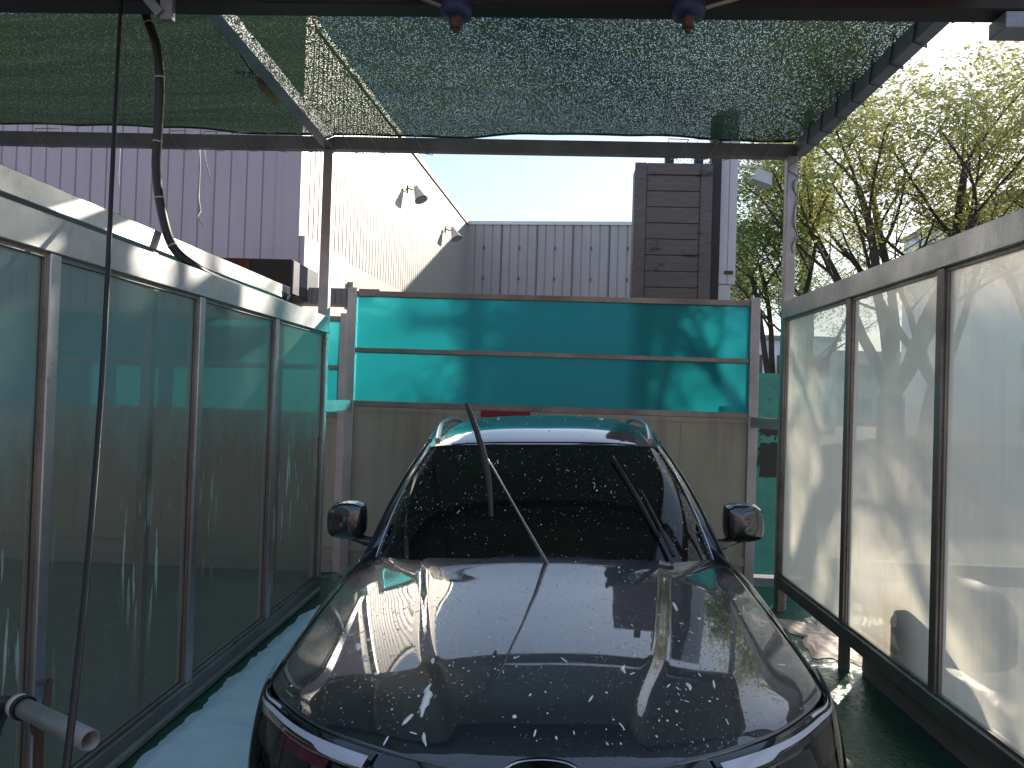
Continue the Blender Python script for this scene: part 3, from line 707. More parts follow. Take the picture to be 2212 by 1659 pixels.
# side flood lamp on an arm
q = at_y(1648, 380, 9.3); sl = empty('arm_lamp', q, 'white boxy floodlight on a thin arm among the leaves', 'lamp')
b = MB(); b.tube([(p1.x, 9.35, q.z+.13), (q.x, 9.35, q.z+.11), (q.x, 9.35, q.z+.04)], .012, 8); b.build('arm', LAMP, sl)
M = Matrix.Translation((q.x, 9.35, q.z-.02))@Matrix.Rotation(R(18), 4, 'Y')
b = MB(); vs = [M@Vector(v) for v in [(-.13,-.1,-.07),(.13,-.1,-.07),(.13,.1,-.07),(-.13,.1,-.07),(-.08,-.07,.08),(.08,-.07,.08),(.08,.07,.08),(-.08,.07,.08)]]
b.add(vs, [(0,3,2,1),(4,5,6,7),(0,1,5,4),(1,2,6,5),(2,3,7,6),(3,0,4,7)]); b.build('lamp_head', LAMP, sl)

# ------------------------------------------------------------ round-topped bin outside the right partition
bn = empty('hose_cover', (2.42, 4.72, .5), 'dark round-topped cover fixed low behind the right frosted partition', 'cover')
b = MB(); b.lathe([(0,.36),(.30,.36),(.32,.38),(.32,.60),(.326,.605),(.326,.62)], Matrix.Translation((2.54, 4.72, 0)), 32); b.build('drum', DARKBOX, bn)
b = MB(); b.lathe([(.322,.622),(.30,.69),(.24,.76),(.13,.81),(0,.825)], Matrix.Translation((2.54, 4.72, 0)), 32); b.build('lid', DARKBOX, bn)
b = MB(); b.cbox((2.192, 4.68, .45), (2.26, 4.76, .50), .003); b.build('arm', RUST, bn)

# ------------------------------------------------------------ trees
def tree(loc, H, spread, seed, label, mat, limbs=4, lean=(0,0), fork=1.7, nleaf=1.0, rad=.16, zmin=.42, dens=.60):
    rnd = random.Random(seed); root = empty('street_tree', loc, label, 'tree', 'street trees beyond the bay')
    tb = MB(); lb = MB(); L = Vector(loc); tips = []
    def limb(p, d, length, r, depth):
        n = 6; P = [p]; cur = p.copy(); dv = d.normalized()
        for i in range(n):
            dv = (dv+Vector((rnd.uniform(-.22,.22), rnd.uniform(-.22,.22), rnd.uniform(-.08,.16))) * (.6 if depth < 2 else 1)).normalized()
            cur = cur+dv*length/n; P.append(cur.copy())
        rs = [r*(1-.5*i/n) for i in range(n+1)]; tb.tube(P, rs, 7 if depth < 2 else 5, cap=False)
        if depth >= 3:
            for q in P[2:]: tips.append(q)
            return
        for i in range(2, n+1):
            k = 1 if i < n else 2
            if depth > 0 and i < n: k = 1
            for _ in range(k):
                if depth == 0 and i < 3: continue
                side = Vector((rnd.uniform(-1,1), rnd.uniform(-1,1), rnd.uniform(-.15,.55))).normalized()
                nd = (dv*.75+side*.95).normalized(); limb(P[i], nd, length*rnd.uniform(.42,.62), rs[i]*.46, depth+1)
                if depth >= 2: break
    tr = [L, L+Vector((lean[0]*.3, lean[1]*.3, fork*.5)), L+Vector((lean[0], lean[1], fork))]
    tb.tube([tr[0]+Vector((0,0,-.1)), tr[0]+Vector((0,0,.15)), tr[1], tr[2]], [rad*1.35, rad*1.05, rad*.95, rad*.9], 10, cap=False)
    for i in range(limbs):
        a = 2*PI*(i+rnd.uniform(-.3,.3))/limbs; up = rnd.uniform(1.2, 2.2)
        limb(tr[2]-Vector((0,0,.05)), Vector((math.cos(a)*spread, math.sin(a)*spread, up)), (H-fork)*rnd.uniform(.62,.85), rad*.44, 0)
    tb.build('trunk', BARK, root)
    # leaf sprays round every twig
    vs = lb.v; fs = lb.f; sm = lb.sm
    for q in tips:
        if q.z < H*zmin-1.0 and rnd.random() < .7: continue
        if rnd.random() > dens: continue
        m = int(rnd.uniform(5, 13)*nleaf)
        for _ in range(m):
            c = q+Vector((rnd.gauss(0,.20), rnd.gauss(0,.20), rnd.gauss(0,.05)))
            a = rnd.uniform(0, 2*PI); ln = rnd.uniform(.055,.10); w = ln*.22
            d_ = Vector((math.cos(a), math.sin(a), rnd.uniform(-.75,.1))).normalized(); s_ = d_.cross(Vector((rnd.uniform(-.5,.5), rnd.uniform(-.5,.5), 1))).normalized()
            n0 = len(vs); vs += [tuple(c), tuple(c+d_*ln*.45+s_*w), tuple(c+d_*ln), tuple(c+d_*ln*.45-s_*w)]; fs.append((n0, n0+1, n0+2, n0+3)); sm.append(False)
    lb.build('crown', mat, root); return root, len(tips)
def gx(px, Y): return at_y(px, 856, Y).x
T = []
T.append(tree((gx(1690, 12), 12, 0), 5.0, .42, 3, 'dark green tree close behind the end wall, its trunk right of the teal sheets', LEAF[1], 4, (-.1,0), 1.9, 1.0, .13))
T.append(tree((gx(1925, 10.5), 10.5, 0), 6.1, .8, 11, 'tree with a forked trunk showing through the middle frosted pane', LEAF[0], 5, (.0,0), 2.0, 1.0, .19))
T.append(tree((gx(1985, 13.5), 13.5, 0), 6.2, .8, 19, 'tree behind the forked one, its trunk leaning right in the same pane', LEAF[0], 4, (.3,0), 2.2, .9, .18))
T.append(tree((gx(2300, 9.5), 9.5, 0), 5.3, .8, 27, 'yellow-lit tree at the right edge of the view', LEAF[0], 5, (0,0), 2.0, .9, .17))
T.append(tree((gx(1745, 17), 17, 0), 5.2, .5, 35, 'distant tree between the white pillar and the corner post', LEAF[1], 4, (0,0), 1.8, .9, .13))
print('tips', [t[1] for t in T])

# ------------------------------------------------------------ utility pole, wires, distant houses
up_ = at_y(1745, 400, 17.0); pz = 7.4
pole = empty('utility_pole', (up_.x, 17, 0), 'grey utility pole with a transformer can half hidden in the leaves', 'utility pole')
b = MB(); b.tube([(up_.x, 17, -.05), (up_.x, 17, 8.4)], [.16,.11], 14); b.build('shaft', CONC, pole)
b = MB(); b.tube([(up_.x+.35, 16.9, 5.9), (up_.x+.35, 16.9, 6.7)], .2, 14); b.build('transformer', LAMP, pole)
b = MB(); b.box((up_.x-.9, 16.95, 7.6), (up_.x+.9, 17.05, 7.7)); b.box((up_.x-.7, 16.95, 6.9), (up_.x+.7, 17.05, 7.0)); b.build('crossarm', ALUD, pole)
for i, (xa, ya, xb, yb) in enumerate(((1880,560,2230,330),(1900,575,2230,352),(1880,600,2230,372),(1900,500,2240,255),(1960,350,2240,150))):
    A = at_y(xa, ya, 15); B = at_y(xb, yb, 11.0); B2 = B+(B-A)*1.2
    A0 = Vector((up_.x+(-.8+.4*i), 17, 7.7 if i > 2 else 7.0)); P = [A0, A0.lerp(B2, .33)-Vector((0,0,.35)), A0.lerp(B2, .66)-Vector((0,0,.35)), B2]
    P = [A+(A-B)*.6, A, A.lerp(B, .5)-Vector((0,0,.05)), B, B2]
    b = MB(); b.tube(smooth_path(P, 16), .011, 5); tag(b.build('power_line', BLACK), 'thin overhead cable slanting up to the right through the tree crowns', 'cable', 'overhead cables behind the trees')
def house(x0, y0, x1, y1, h, label, mat, wins, roofm=CONC):
    o = empty('distant_building', ((x0+x1)/2, y0, 0), label, 'building')
    b = MB(); b.box((x0, y0, -.03), (x1, y1, h)); b.build('wall', mat, o)
    b = MB(); b.cbox((x0-.2, y0-.2, h+.002), (x1+.2, y1+.2, h+.3), .02); b.build('roof', roofm, o)
    nx, nz = wins
    for i in range(nx):
        for k in range(nz):
            xx = x0+(x1-x0)*(i+.5)/nx; z = h*(k+.45)/nz; ww = (x1-x0)/nx*.28; hh = h/nz*.22
            b = MB(); b.cbox((xx-ww, y0-.06, z-hh), (xx+ww, y0-.003, z+hh), .01); f = b.build('window', CGLASS, o)
    return o
house(24, 40, 42, 52, 13, 'tall pale building seen dimly through the right frosted pane', WHITE, (7, 4))
house(12.5, 50, 19, 60, 6.0, 'low white building beyond the trees right of the end wall', WHITE, (3, 2))
house(24, 90, 60, 110, 8.0, 'long low building far off behind the parking lot', BEIGE, (12, 2))
house(-30, -22, 26, -13, 7.5, 'red-brown building across the yard behind the viewer', simple('brick_red', (.24,.13,.10), (.18,.10,.08), 3, .8), (8, 2))
b = MB()
def hill(u, v):
    a = R(-60+150*u); r = 330+70*v; h = (26+16*noise.noise(Vector((u*7, 0, 1)))+7*noise.noise(Vector((u*23, 0, 2))))*math.sin(PI*min(1, v*1.2))
    return (r*math.sin(a), r*math.cos(a), h-.5)
b.grid(hill, 80, 8); tag(b.build('hills', simple('hill_forest', (.05,.08,.04), (.08,.11,.06), .1, .9)), kind='structure')

# ------------------------------------------------------------ soap foam on the floor
def foam_surf(u, v):
    y = -.4+7.35*v
    xl = -1.93+.035*noise.noise(Vector((y*5, 0, 0)))+.02*noise.noise(Vector((y*17, 1, 0)))
    xr = -.85+.14*noise.noise(Vector((y*2.2, 5, 0)))+.03*noise.noise(Vector((y*11, 5, 0)))
    if y > 6.0: xl += (y-6.0)**1.5*.20
    if y < 2.7: xr -= (2.7-y)*.25
    if y > 6.6: xr -= (y-6.6)*1.2
    x = xl+(xr-xl)*u; e = min(u, 1-u, v*8, (1-v)*10)
    hgt = .045*sstep(0, .12, e)+.012*noise.noise(Vector((x*5, y*5, 0)))*sstep(0, .2, e)+.010*noise.noise(Vector((x*17, y*17, 3)))*sstep(0, .1, e)
    return (x, y, max(-.002, .004+hgt if e > .001 else -.002))
b = MB(); b.grid(foam_surf, 60, 330); tag(b.build('soap_foam', FOAM), 'pale blue blanket of soap foam on the floor between the left partition and the car', 'foam', kind='stuff')
def foam2(u, v):
    a = 2*PI*u; r = v
    k_ = 1+.75*noise.noise(Vector((math.cos(a)*1.7, math.sin(a)*1.7, 7)))+.25*noise.noise(Vector((math.cos(a)*6, math.sin(a)*6, 2))); x = 2.30+.24*r*math.cos(a)*k_; y = 6.15+.62*r*math.sin(a)*k_
    return (x, y, .004+.03*min(.4, 2*(1-r))*(1+.9*noise.noise(Vector((x*14, y*14, 0)))))
b = MB(); b.grid(foam2, 90, 24); tag(b.build('foam_puddle', m_foam('foam_sun_tint', (.62,.46,.36))), 'sunlit foam puddle under the right partition near its far end', 'foam', kind='stuff')  # warm tan of the sunlight is put into the foam colour

# ============================================================ the car
XO = -.004; YO = 4.0
croot = bpy.data.objects.new('car', None); COL.objects.link(croot)
ang = R(-ROLL)
Mr = Matrix.Rotation(ang, 4, 'Y'); camv = Vector((0, 0, CAMZ))
croot.location = camv+Mr@(Vector((XO, YO, 0))-camv); croot.rotation_euler = (0, ang, 0)
tag(croot, 'wet dark grey sport utility car with one wiper raised, flecked with foam', 'car')
def cb(b, name, mat, parent=None, **k):
    # car meshes are drawn with Y as distance from the viewer; shift to the car's own origin
    b.v = [(v[0], v[1]-YO, v[2]) for v in b.v]
    o = b.build(name, mat, parent or croot, world=False); return o
CP = [(0,1.735,0,1.815,.946),(.25,1.75,.22,1.838,.946),(.46,1.81,.40,1.905,.947),(.66,1.93,.60,2.025,.950),(.79,2.085,.745,2.165,.956),(.866,2.29,.826,2.283,.966),(.891,2.55,.846,2.55,.999),(.903,2.9,.847,2.9,1.035),(.912,3.3,.848,3.3,1.062),(.918,3.7,.848,3.7,1.08),(.925,4.15,.845,4.15,1.095),(.925,4.6,.845,4.6,1.10),(.922,5.1,.84,5.1,1.115),(.92,5.5,.83,5.5,1.13),(.89,6.0,.79,5.95,1.15),(.80,6.28,.70,6.12,1.15),(.55,6.38,.5,6.18,1.15),(0,6.42,0,6.2,1.15)]
LV = [(.22,.10,None),(.30,.03,None),(.42,.0,None),(.58,-.004,None),(.70,.0,None),(.78,.014,None),(.80,.016,None),(.86,.008,None)]
def rollf(t, s_):
    """shoulder roll: how far in (0..1) and how far up (0..1); crisp on the nose, round along the flanks"""
    s_ = max(0, min(1, s_)); q = sstep(.30, .46, t)
    w1 = 1-math.sqrt(max(0, 1-s_**2.4)); z1 = math.sin(PI/2*s_)**.9 if s_ > 0 else 0
    w0 = .82*s_**1.25+.18*s_**6; z0 = .90*s_**.95+.10*math.sin(PI/2*s_)
    return w0*(1-q)+w1*q, z0*(1-q)+z1*q
def body_pt(t, k):
    """k in 0..1 from the sill up to the shoulder's inner edge"""
    xo, yo, xi, yi, zi = crv(CP, t)
    T = [(0,.22,-.10),(.1,.30,-.03),(.2,.42,0),(.35,.58,.004),(.5,.70,.0),(.62,.79,-.014)]
    # local outward normal in plan
    a = crv(CP, max(0, t-.002)); c = crv(CP, min(1, t+.002)); tx, ty = c[0]-a[0], c[1]-a[1]; l = math.hypot(tx, ty) or 1; nx, ny = ty/l, -tx/l
    if k <= .62:
        z = lut([(q[0], q[1]) for q in T], k); o = lut([(q[0], q[2]) for q in T], k); return Vector((xo+nx*o, yo+ny*o, z))
    u = (k-.62)/.38; z0 = .79; # shoulder: superelliptic roll-over to the inner edge
    ix, iy = xi-xo, yi-yo
    w, zf_ = rollf(t, u); zz = z0+(zi-z0)*zf_
    w0 = -.014*(1-u)
    return Vector((xo+nx*w0+ix*w, yo+ny*w0+iy*w, zz))
b = MB()
for sg in (1, -1):
    b.grid(lambda u, v: (lambda p: (p.x*sg, p.y, p.z))(body_pt(u, v)), 150, 34, flip=(sg < 0))
body = cb(b, 'body', PAINT)
b = MB(); b.box((-.62, 2.25, .17), (.62, 5.9, .26)); cb(b, 'underbody', PLAST)
# hood
YF = [(0,1.815),(.22,1.838),(.40,1.905),(.60,2.025),(.745,2.165),(.826,2.283)]
XE = .842
def yfront(x): return lut(YF+[(.846,2.35)], x)
def yrear(x): return 3.215+.36*(x/XE)**2.6
def zedge(y): return lut([(1.815,.946),(2.025,.950),(2.165,.956),(2.283,.966),(2.55,.999),(2.9,1.035),(3.3,1.062),(3.7,1.08)], y)
GC = [(0,0),(.035,.10),(.106,.215),(.212,.345),(.424,.54),(.636,.70),(.848,.85),(1,1)]; GE = [(0,0),(.06,.12),(.18,.30),(.45,.62),(.77,.9),(1,1)]
def hood_z(x, y):
    x = abs(x); yf, yr = yfront(x), yrear(x); v = max(0, min(1, (y-yf)/(yr-yf)))
    zf = .945+.02*(x/XE)**3; zr = 1.145-.065*(x/XE)**2.2
    s = (x/XE)**3; g = lut(GC, v)*(1-s)+lut(GE, v)*s
    z = zf+(zr-zf)*g
    xi = lut([(1.8,.19),(2.1,.25),(2.36,.335),(2.7,.40),(3.0,.45),(3.3,.50)], y)
    xo = lut([(2.0,.54),(2.1,.55),(2.4,.62),(2.92,.71),(3.3,.76)], y)
    e = sstep(.0, .18, v)
    z += .012*e*(1-sstep(xi-.002, xi+.05, x))
    z += .006*e*sstep(xi+.05, xo, x)*(1-sstep(xo-.01, xo+.16, x))
    z -= .10*max(0, (x-.80))*0
    return z
NXH = 160
def hood(u, v):
    x = XE*(2*u-1); s = 1 if x >= 0 else -1; ax = abs(x); yf, yr = yfront(ax), yrear(ax); vv = v**1.4
    y = yf+(yr-yf)*vv; z = hood_z(ax, y); dd_ = 1-v
    # rolled edge towards the fender and the front
    ed = max(0, (ax-(XE-.012))/.012); z -= .010*ed**2; z -= .012*max(0, 1-v*40)**2
    z += .004
    return (x, y, z)
b = MB(); b.grid(hood, NXH, 90)
# down-turned lip along the front edge and sides so the seam reads dark
hd = cb(b, 'hood', PAINT)
b = MB()
for sg in (1, -1):
    b.grid(lambda u, v: (sg*XE*u, yfront(XE*u)+.004-.001*v, hood_z(XE*u, yfront(XE*u))-.006-.05*v), 60, 2)
cb(b, 'hood_lip', PLAST, hd)
# seam underlay
b = MB()
for sg in (1, -1):
    b.grid(lambda u, v: (lambda q, r_: (sg*(q[2]+(.013-.03*v)), q[3], q[4]-.006))(crv(CP, .30+.25*u), 0), 40, 2)
    b.grid(lambda u, v: (lambda q: (sg*q[2], q[3]-.075+.10*v, q[4]-.022))(crv(CP, .30*u)), 50, 2)
cb(b, 'seam_gap', PLAST)
# emblem recess and grille
def front_off(t, z, off):
    """point on the nose at height z, pushed outwards"""
    xo, yo, xi, yi, zi = crv(CP, t); a = crv(CP, max(0, t-.003)); c = crv(CP, min(1, t+.003)); tx, ty = c[0]-a[0], c[1]-a[1]; l = math.hypot(tx, ty) or 1; nx, ny = ty/l, -tx/l
    if z < .79: return Vector((xo+nx*off, yo+ny*off, z))
    u = max(0, min(1, (z-.79)/(zi-.79))); lo, hi = 0.0, 1.0
    for _ in range(22):
        m = (lo+hi)/2
        if rollf(t, m)[1] < u: lo = m
        else: hi = m
    return nose_s(t, lo, None, off)
def nose_s(t, s_, z, off):
    xo, yo, xi, yi, zi = crv(CP, t); a = crv(CP, max(0, t-.003)); c = crv(CP, min(1, t+.003)); tx, ty = c[0]-a[0], c[1]-a[1]; l = math.hypot(tx, ty) or 1; nx, ny = ty/l, -tx/l
    w, zf_ = rollf(t, s_); wa, za = rollf(t, s_-.02); wb, zb = rollf(t, s_+.02)
    D_ = math.hypot(xi-xo, yi-yo); dh = -(wb-wa)*D_; dz = (zb-za)*(zi-.79); l2 = math.hypot(dh, dz) or 1; ch, cz_ = dz/l2, -dh/l2
    return Vector((xo+(xi-xo)*w+nx*off*ch, yo+(yi-yo)*w+ny*off*ch, .79+(zi-.79)*zf_+off*cz_))
b = MB()
for sg in (1, -1):
    b.grid(lambda u, v: (lambda p: (sg*p.x, p.y, p.z))(front_off(.118*u, .50+.4455*v, .006)), 40, 30)
cb(b, 'grille', BLACKG)
b = MB()
for k in range(7):
    z = .54+.048*k; pts = []
    for i in range(-24, 25):
        p = front_off(.128*abs(i)/24, z, .012); pts.append((p.x*(1 if i >= 0 else -1), p.y, p.z))
    b.tube(pts, .006, 6)
cb(b, 'grille_bars', CHROME)
def arch(r, n=28): return [(r*1.0*math.copysign(abs(math.cos(PI*i/n))**.72, math.cos(PI*i/n)), math.sin(PI*i/n)**.55) for i in range(n+1)]
b = MB(); A = arch(.098); n = len(A)
vs = []
for (x, h) in A:
    y = 1.775+.075*h; vs.append((x, y, (.94 if h < .05 else hood_z(x, max(y, yfront(abs(x))))+.012)))
for (x, h) in A: vs.append((x*.96, 1.76+.07*h, .84))
vs.append((0, 1.79, .958)); b.add(vs, [(i, i+1, n+i+1, n+i) for i in range(n-1)]+[(i+1, i, 2*n) for i in range(n-1)])
b.add([(-.098,1.765,.94),(.098,1.765,.94),(0,1.80,.962),(-.094,1.76,.80),(.094,1.76,.80)], [(0,1,2),(3,4,1,0)])
cb(b, 'emblem_housing', BLACKG)
b = MB(); b.tube([(x*1.02, 1.765+.077*h, (hood_z(x, max(1.765+.077*h, yfront(abs(x))))+.011)) for (x, h) in A if h > .12], .0035, 6); cb(b, 'emblem_rim', SATIN)
# lower intake and side vents
b = MB()
for sg in (1, -1):
    b.grid(lambda u, v: (lambda p: (sg*p.x, p.y, p.z))(front_off(.16*u, .28+.18*v, .006)), 30, 6)
cb(b, 'lower_intake', PLAST)
# headlights
nose = front_off
def hl_patch(t0, t1, z0, z1, off, nu=30, nv=10, sg=1):
    def fn(u, v):
        t = t0+(t1-t0)*u; za = z0(t) if callable(z0) else z0; zb = z1(t) if callable(z1) else z1
        
        if zb > 5:     # upper limit given as 10 + roll parameter
            if za > 5: p = nose_s(t, za-10+(zb-za)*v, None, off)
            else:
                zi = crv(CP, t)[4]
                if v < .35: p = nose(t, za+(.79-za)*v/.35, off)
                else: p = nose_s(t, (zb-10)*(v-.35)/.65, None, off)
        else: p = nose(t, za+(zb-za)*v, off)
        return (sg*p.x, p.y, p.z)
    m = MB(); m.grid(fn, nu, nv, flip=sg < 0); return m
def ztop(t): return lut([(.12,.930),(.18,.930),(.24,.934),(.30,.948),(.345,.962)], t)
for sg in (1, -1):
    h0 = hl_patch(.122, .335, .72, 10.99, .006, 60, 40, sg)
    hh = cb(h0, 'headlight', BLACKG)
    # upper light blade near the hood gap (outer part)
    cb(hl_patch(.232, .325, 10.94, 10.972, .012, 40, 5, sg), 'light_blade', GUIDE_SKY, hh)
    # long daylight strip that widens towards the grille
    zs = lambda t: lut([(.12,.915),(.20,.915),(.26,.917),(.32,.925),(.345,.93)], t)
    cb(hl_patch(.124, .330, lambda t: 10.90-lut([(.12,.13),(.160,.12),(.172,.065),(.34,.045)], t), lambda t: 10.905, .018, 60, 4, sg), 'daylight_strip', GUIDE_SKY, hh)
    for (ta, tb_, za, zb_) in ((.165,.205,10.40,10.72),(.218,.262,10.42,10.76),(.275,.312,10.45,10.80)):
        cb(hl_patch(ta, tb_, za, zb_, .011, 12, 6, sg), 'lamp_module', SATIN if ta > .27 else bpy.data.materials['dark_cladding'], hh)
    for ta in (.209, .267):
        cb(hl_patch(ta, ta+.005, 10.2, 10.84, .018, 3, 8, sg), 'divider', CHROME, hh)
    cb(hl_patch(.165, .325, 10.30, 10.345, .016, 40, 3, sg), 'lower_strip', CHROME, hh)
    if sg < 0: cb(hl_patch(.150, .206, 10.62, 10.80, .0165, 14, 4, sg), 'painted_red_reflection', REDREF, hh)  # painted stand-in for red surroundings mirrored in the left headlight
    cb(hl_patch(.120, .340, .715, 10.97, .022, 60, 40, sg), 'lens', LENS, hh)
    # chrome edge running down beside the grille
# wheels and arches
for sg in (1, -1):
    for yy in (2.66, 5.36):
        M = Matrix.Translation((sg*.93, yy, .36))@Matrix.Rotation(PI/2*sg, 4, 'Y')
        b = MB(); b.lathe([(.20,-.24),(.33,-.24),(.36,-.21),(.362,-.03),(.345,.0),(.27,.008),(.235,-.01)], M, 40); wh = cb(b, 'wheel', TYRE)
        b = MB(); b.lathe([(.236,-.012),(.225,.0),(.215,-.02),(.20,-.10),(.0,-.11)], M, 40)
        for k in range(10):
            w = 2*PI*k/10; p = M@Vector((math.cos(w)*.035, math.sin(w)*.035, -.015)); q = M@Vector((math.cos(w)*.222, math.sin(w)*.222, -.012)); b.bar(p, q, .022, .03, up=(1,0,0))
        b.lathe([(.05,-.03),(.05,.0),(.0,.004)], M, 16); cb(b, 'rim', SATIN)
        bpy.context.view_layer.update()
        o = [c_ for c_ in croot.children if c_.name.startswith('rim')][-1]; o.parent = wh
        b = MB(); b.lathe([(.37,-.02),(.375,.006),(.43,.004),(.435,-.03)], M, 40); cb(b, 'wheel_arch', PLAST)
        b = MB(); b.lathe([(.0,-.05),(.372,-.03)], Matrix.Translation((sg*.958, yy, .36))@Matrix.Rotation(PI/2*sg, 4, 'Y'), 40); cb(b, 'arch_liner', PLAST)

# windshield
WB = [(0,3.205,1.108),(.3,3.235,1.103),(.55,3.32,1.095),(.72,3.43,1.085),(.792,3.54,1.078)]
WT = [(0,3.95,1.592),(.25,3.96,1.590),(.42,3.985,1.586),(.54,4.02,1.580),(.607,4.065,1.570)]
def ws(x01, v):
    s = 1 if x01 >= 0 else -1; a = crv(WB, abs(x01)**.9); c = crv(WT, abs(x01)**.9)
    p = Vector(a).lerp(Vector(c), v); bl_ = .035*math.sin(PI*v); p.y -= bl_*.55; p.z += bl_*.8; p.x += .012*math.sin(PI*v)*abs(x01)
    return Vector((s*p.x, p.y, p.z))
b = MB(); b.grid(lambda u, v: ws(2*u-1, v), 60, 30); wsh = cb(b, 'windshield', CGLASS)
for sg in (1, -1):
    b = MB(); b.tube([ws(sg*1.0, v/24)+Vector((0,-.002,.004)) for v in range(25)], .006, 6)
    cb(b, 'windshield_trim', SATIN, wsh)
b = MB(); b.tube([ws(-1+i/20, 1.0)+Vector((0,.004,.003)) for i in range(41)], .004, 6); cb(b, 'top_trim', PLAST, wsh)
# inspection ring sticker
def ws_local(xw, v, off=.004):
    p = ws(xw, v); e1 = (ws(xw+.01, v)-ws(xw-.01, v)).normalized(); e2 = (ws(xw, v+.01)-ws(xw, v-.01)).normalized(); n_ = e1.cross(e2)
    return p+n_*off, e1, e2, n_
b = MB(); p, e1, e2, n_ = ws_local(.83, .26)
for k in range(22):
    w0 = 2*PI*k/22; w1 = w0+2*PI/22*.55
    for (ra, rb) in ((.022,.026),(.030,.033)):
        b.add([p+e1*math.cos(w)*r_*1.2+e2*math.sin(w)*r_*1.25 for (w, r_) in ((w0,ra),(w1,ra),(w1,rb),(w0,rb))], [(0,1,2,3)])
cb(b, 'ring_sticker', simple('sticker_ink', (.05,.11,.10), (.04,.08,.08), 9, .5), wsh)

# roof
RZ = [(3.95,1.592),(4.05,1.622),(4.25,1.665),(4.6,1.702),(5.0,1.718),(5.4,1.708),(5.8,1.665),(6.1,1.60)]
RE = [(.612,4.05,1.568),(.645,4.3,1.600),(.665,4.6,1.622),(.672,5.0,1.632),(.668,5.4,1.622),(.645,5.8,1.580),(.60,6.08,1.52)]
def roof(u, v):
    q = 2*u-1; s = 1 if q >= 0 else -1; a = abs(q); e = crv(RE, v); yc = 3.95+(6.12-3.95)*v
    y = yc+(e[1]-yc)*a**2; zc = lut(RZ, yc); z = zc-(zc-e[2])*a**3.2
    return Vector((s*e[0]*a, y, z))
b = MB(); b.grid(roof, 60, 60); rf = cb(b, 'roof', PAINT)
b = MB(); b.grid(lambda u, v: roof(.10+.80*u, .02+.42*v)+Vector((0,0,.004)), 40, 30); cb(b, 'roof_glass', BLACKG, rf)
# roof crossings: black gutter joints
for sg in (1, -1):
    pts = []
    for i in range(31):
        v = .10+.80*i/30; p = roof(.5+.5*sg*.93, v); pts.append(p+Vector((0,0, .038*sstep(-.05, .30, i/30)*(1-sstep(.72, 1.05, i/30))+.002)))
    b = MB(); b.tube(pts, .015, 10); cb(b, 'roof_rail', SATIN)
# pillars (body colour) and side glass
def belt(y): 
    best = min(range(0, 201), key=lambda i: abs(crv(CP, .3+.6*i/200)[3]-y)); q = crv(CP, .3+.6*best/200); return Vector((q[2]-.004, y, q[4]-.004))
for sg in (1, -1):
    S = lambda p: (sg*p[0], p[1], p[2])
    PB = [(.842,3.50,1.080),(.815,3.62,1.165),(.772,3.80,1.305),(.722,3.97,1.43),(.668,4.13,1.535),(.648,4.25,1.588)]
    IN = [(1,0),(1,.2),(1,.42),(1,.66),(1,.88),(1,1.0)]
    b = MB(); b.grid(lambda u, v: S(Vector(ws(1, v)).lerp(Vector(crv(PB, v)), u)+Vector((0,0,.008*math.sin(PI*u)))), 5, 30); pb = cb(b, 'front_pillar', PAINT)
    b = MB(); b.add([S(p) for p in (Vector((.792,3.53,1.085)), Vector((.846,3.44,1.082)), Vector((.843,3.505,1.085)), Vector(crv(PB, .12)), Vector(ws(1, .12)))], [(0,1,2,3,4)]); cb(b, 'corner_cover', PAINT, pb)
    def side(u, v):
        y0 = 3.52+2.42*u; lo = belt(y0)
        if y0 < 4.25:
            # on the pillar line: find height with same y
            t_ = min(range(101), key=lambda i: abs(crv(PB, i/100)[1]-y0))/100; hi = Vector(crv(PB, t_))
        else:
            t_ = min(range(101), key=lambda i: abs(crv(RE, i/100)[1]-y0))/100; hi = Vector(crv(RE, t_))
        p = lo.lerp(hi, v); p.x += .018*math.sin(PI*v); return S(p)
    b = MB(); b.grid(side, 60, 12); cb(b, 'side_window', CGLASS)
    b = MB(); pts = [Vector(crv(PB, i/10)) for i in range(11)]+[Vector(crv(RE, i/30)) for i in range(4, 31)]; b.tube([S(p) for p in pts], .012, 6); cb(b, 'drip_moulding', PAINT)
    b = MB()
    for (ya, yb) in ((4.78, 4.86), (5.62, 5.94)):
        b.grid(lambda u, v: (lambda p: (p[0]*1.006, p[1], p[2]))(side((ya+(yb-ya)*u-3.52)/2.42, v)), 4, 10)
    cb(b, 'window_pillar', BLACKG)
    b = MB(); b.tube([S(belt(3.55+.1*i)+Vector((.010,0,.004))) for i in range(24)], .007, 6); cb(b, 'belt_trim', CHROME)
# tail
b = MB()
def tail(u, v):
    q = 2*u-1; s = 1 if q >= 0 else -1; a = abs(q); lo = Vector((.76*a, 6.18-.12*a**3, 1.145)); hi = Vector((.60*a, 6.12-.04*a**2, 1.60-.08*a**3.2)); p = lo.lerp(hi, v); p.y += .03*math.sin(PI*v); return (s*p.x, p.y, p.z)
b.grid(tail, 30, 8); cb(b, 'rear_window', CGLASS)
b = MB(); b.cbox((-.55, 6.02, 1.585), (.55, 6.26, 1.61), .01); cb(b, 'rear_spoiler', PAINT)
b = MB()
vs = [(-.012,5.75,1.66),(.012,5.75,1.66),(.014,5.98,1.63),(-.014,5.98,1.63),(-.003,5.90,1.765),(.003,5.90,1.765),(.003,5.95,1.755),(-.003,5.95,1.755)]
b.add(vs, [(0,3,2,1),(4,5,6,7),(0,1,5,4),(1,2,6,5),(2,3,7,6),(3,0,4,7)]); cb(b, 'antenna', SATIN)
for sg in (1, -1):
    b = MB(); b.grid(lambda u, v: (lambda p: (sg*(p.x*1.004), p.y, p.z))(body_pt(.84+.10*u, .62+.25*v)+Vector((0,.012,0))), 14, 6); cb(b, 'tail_light', REDREF)

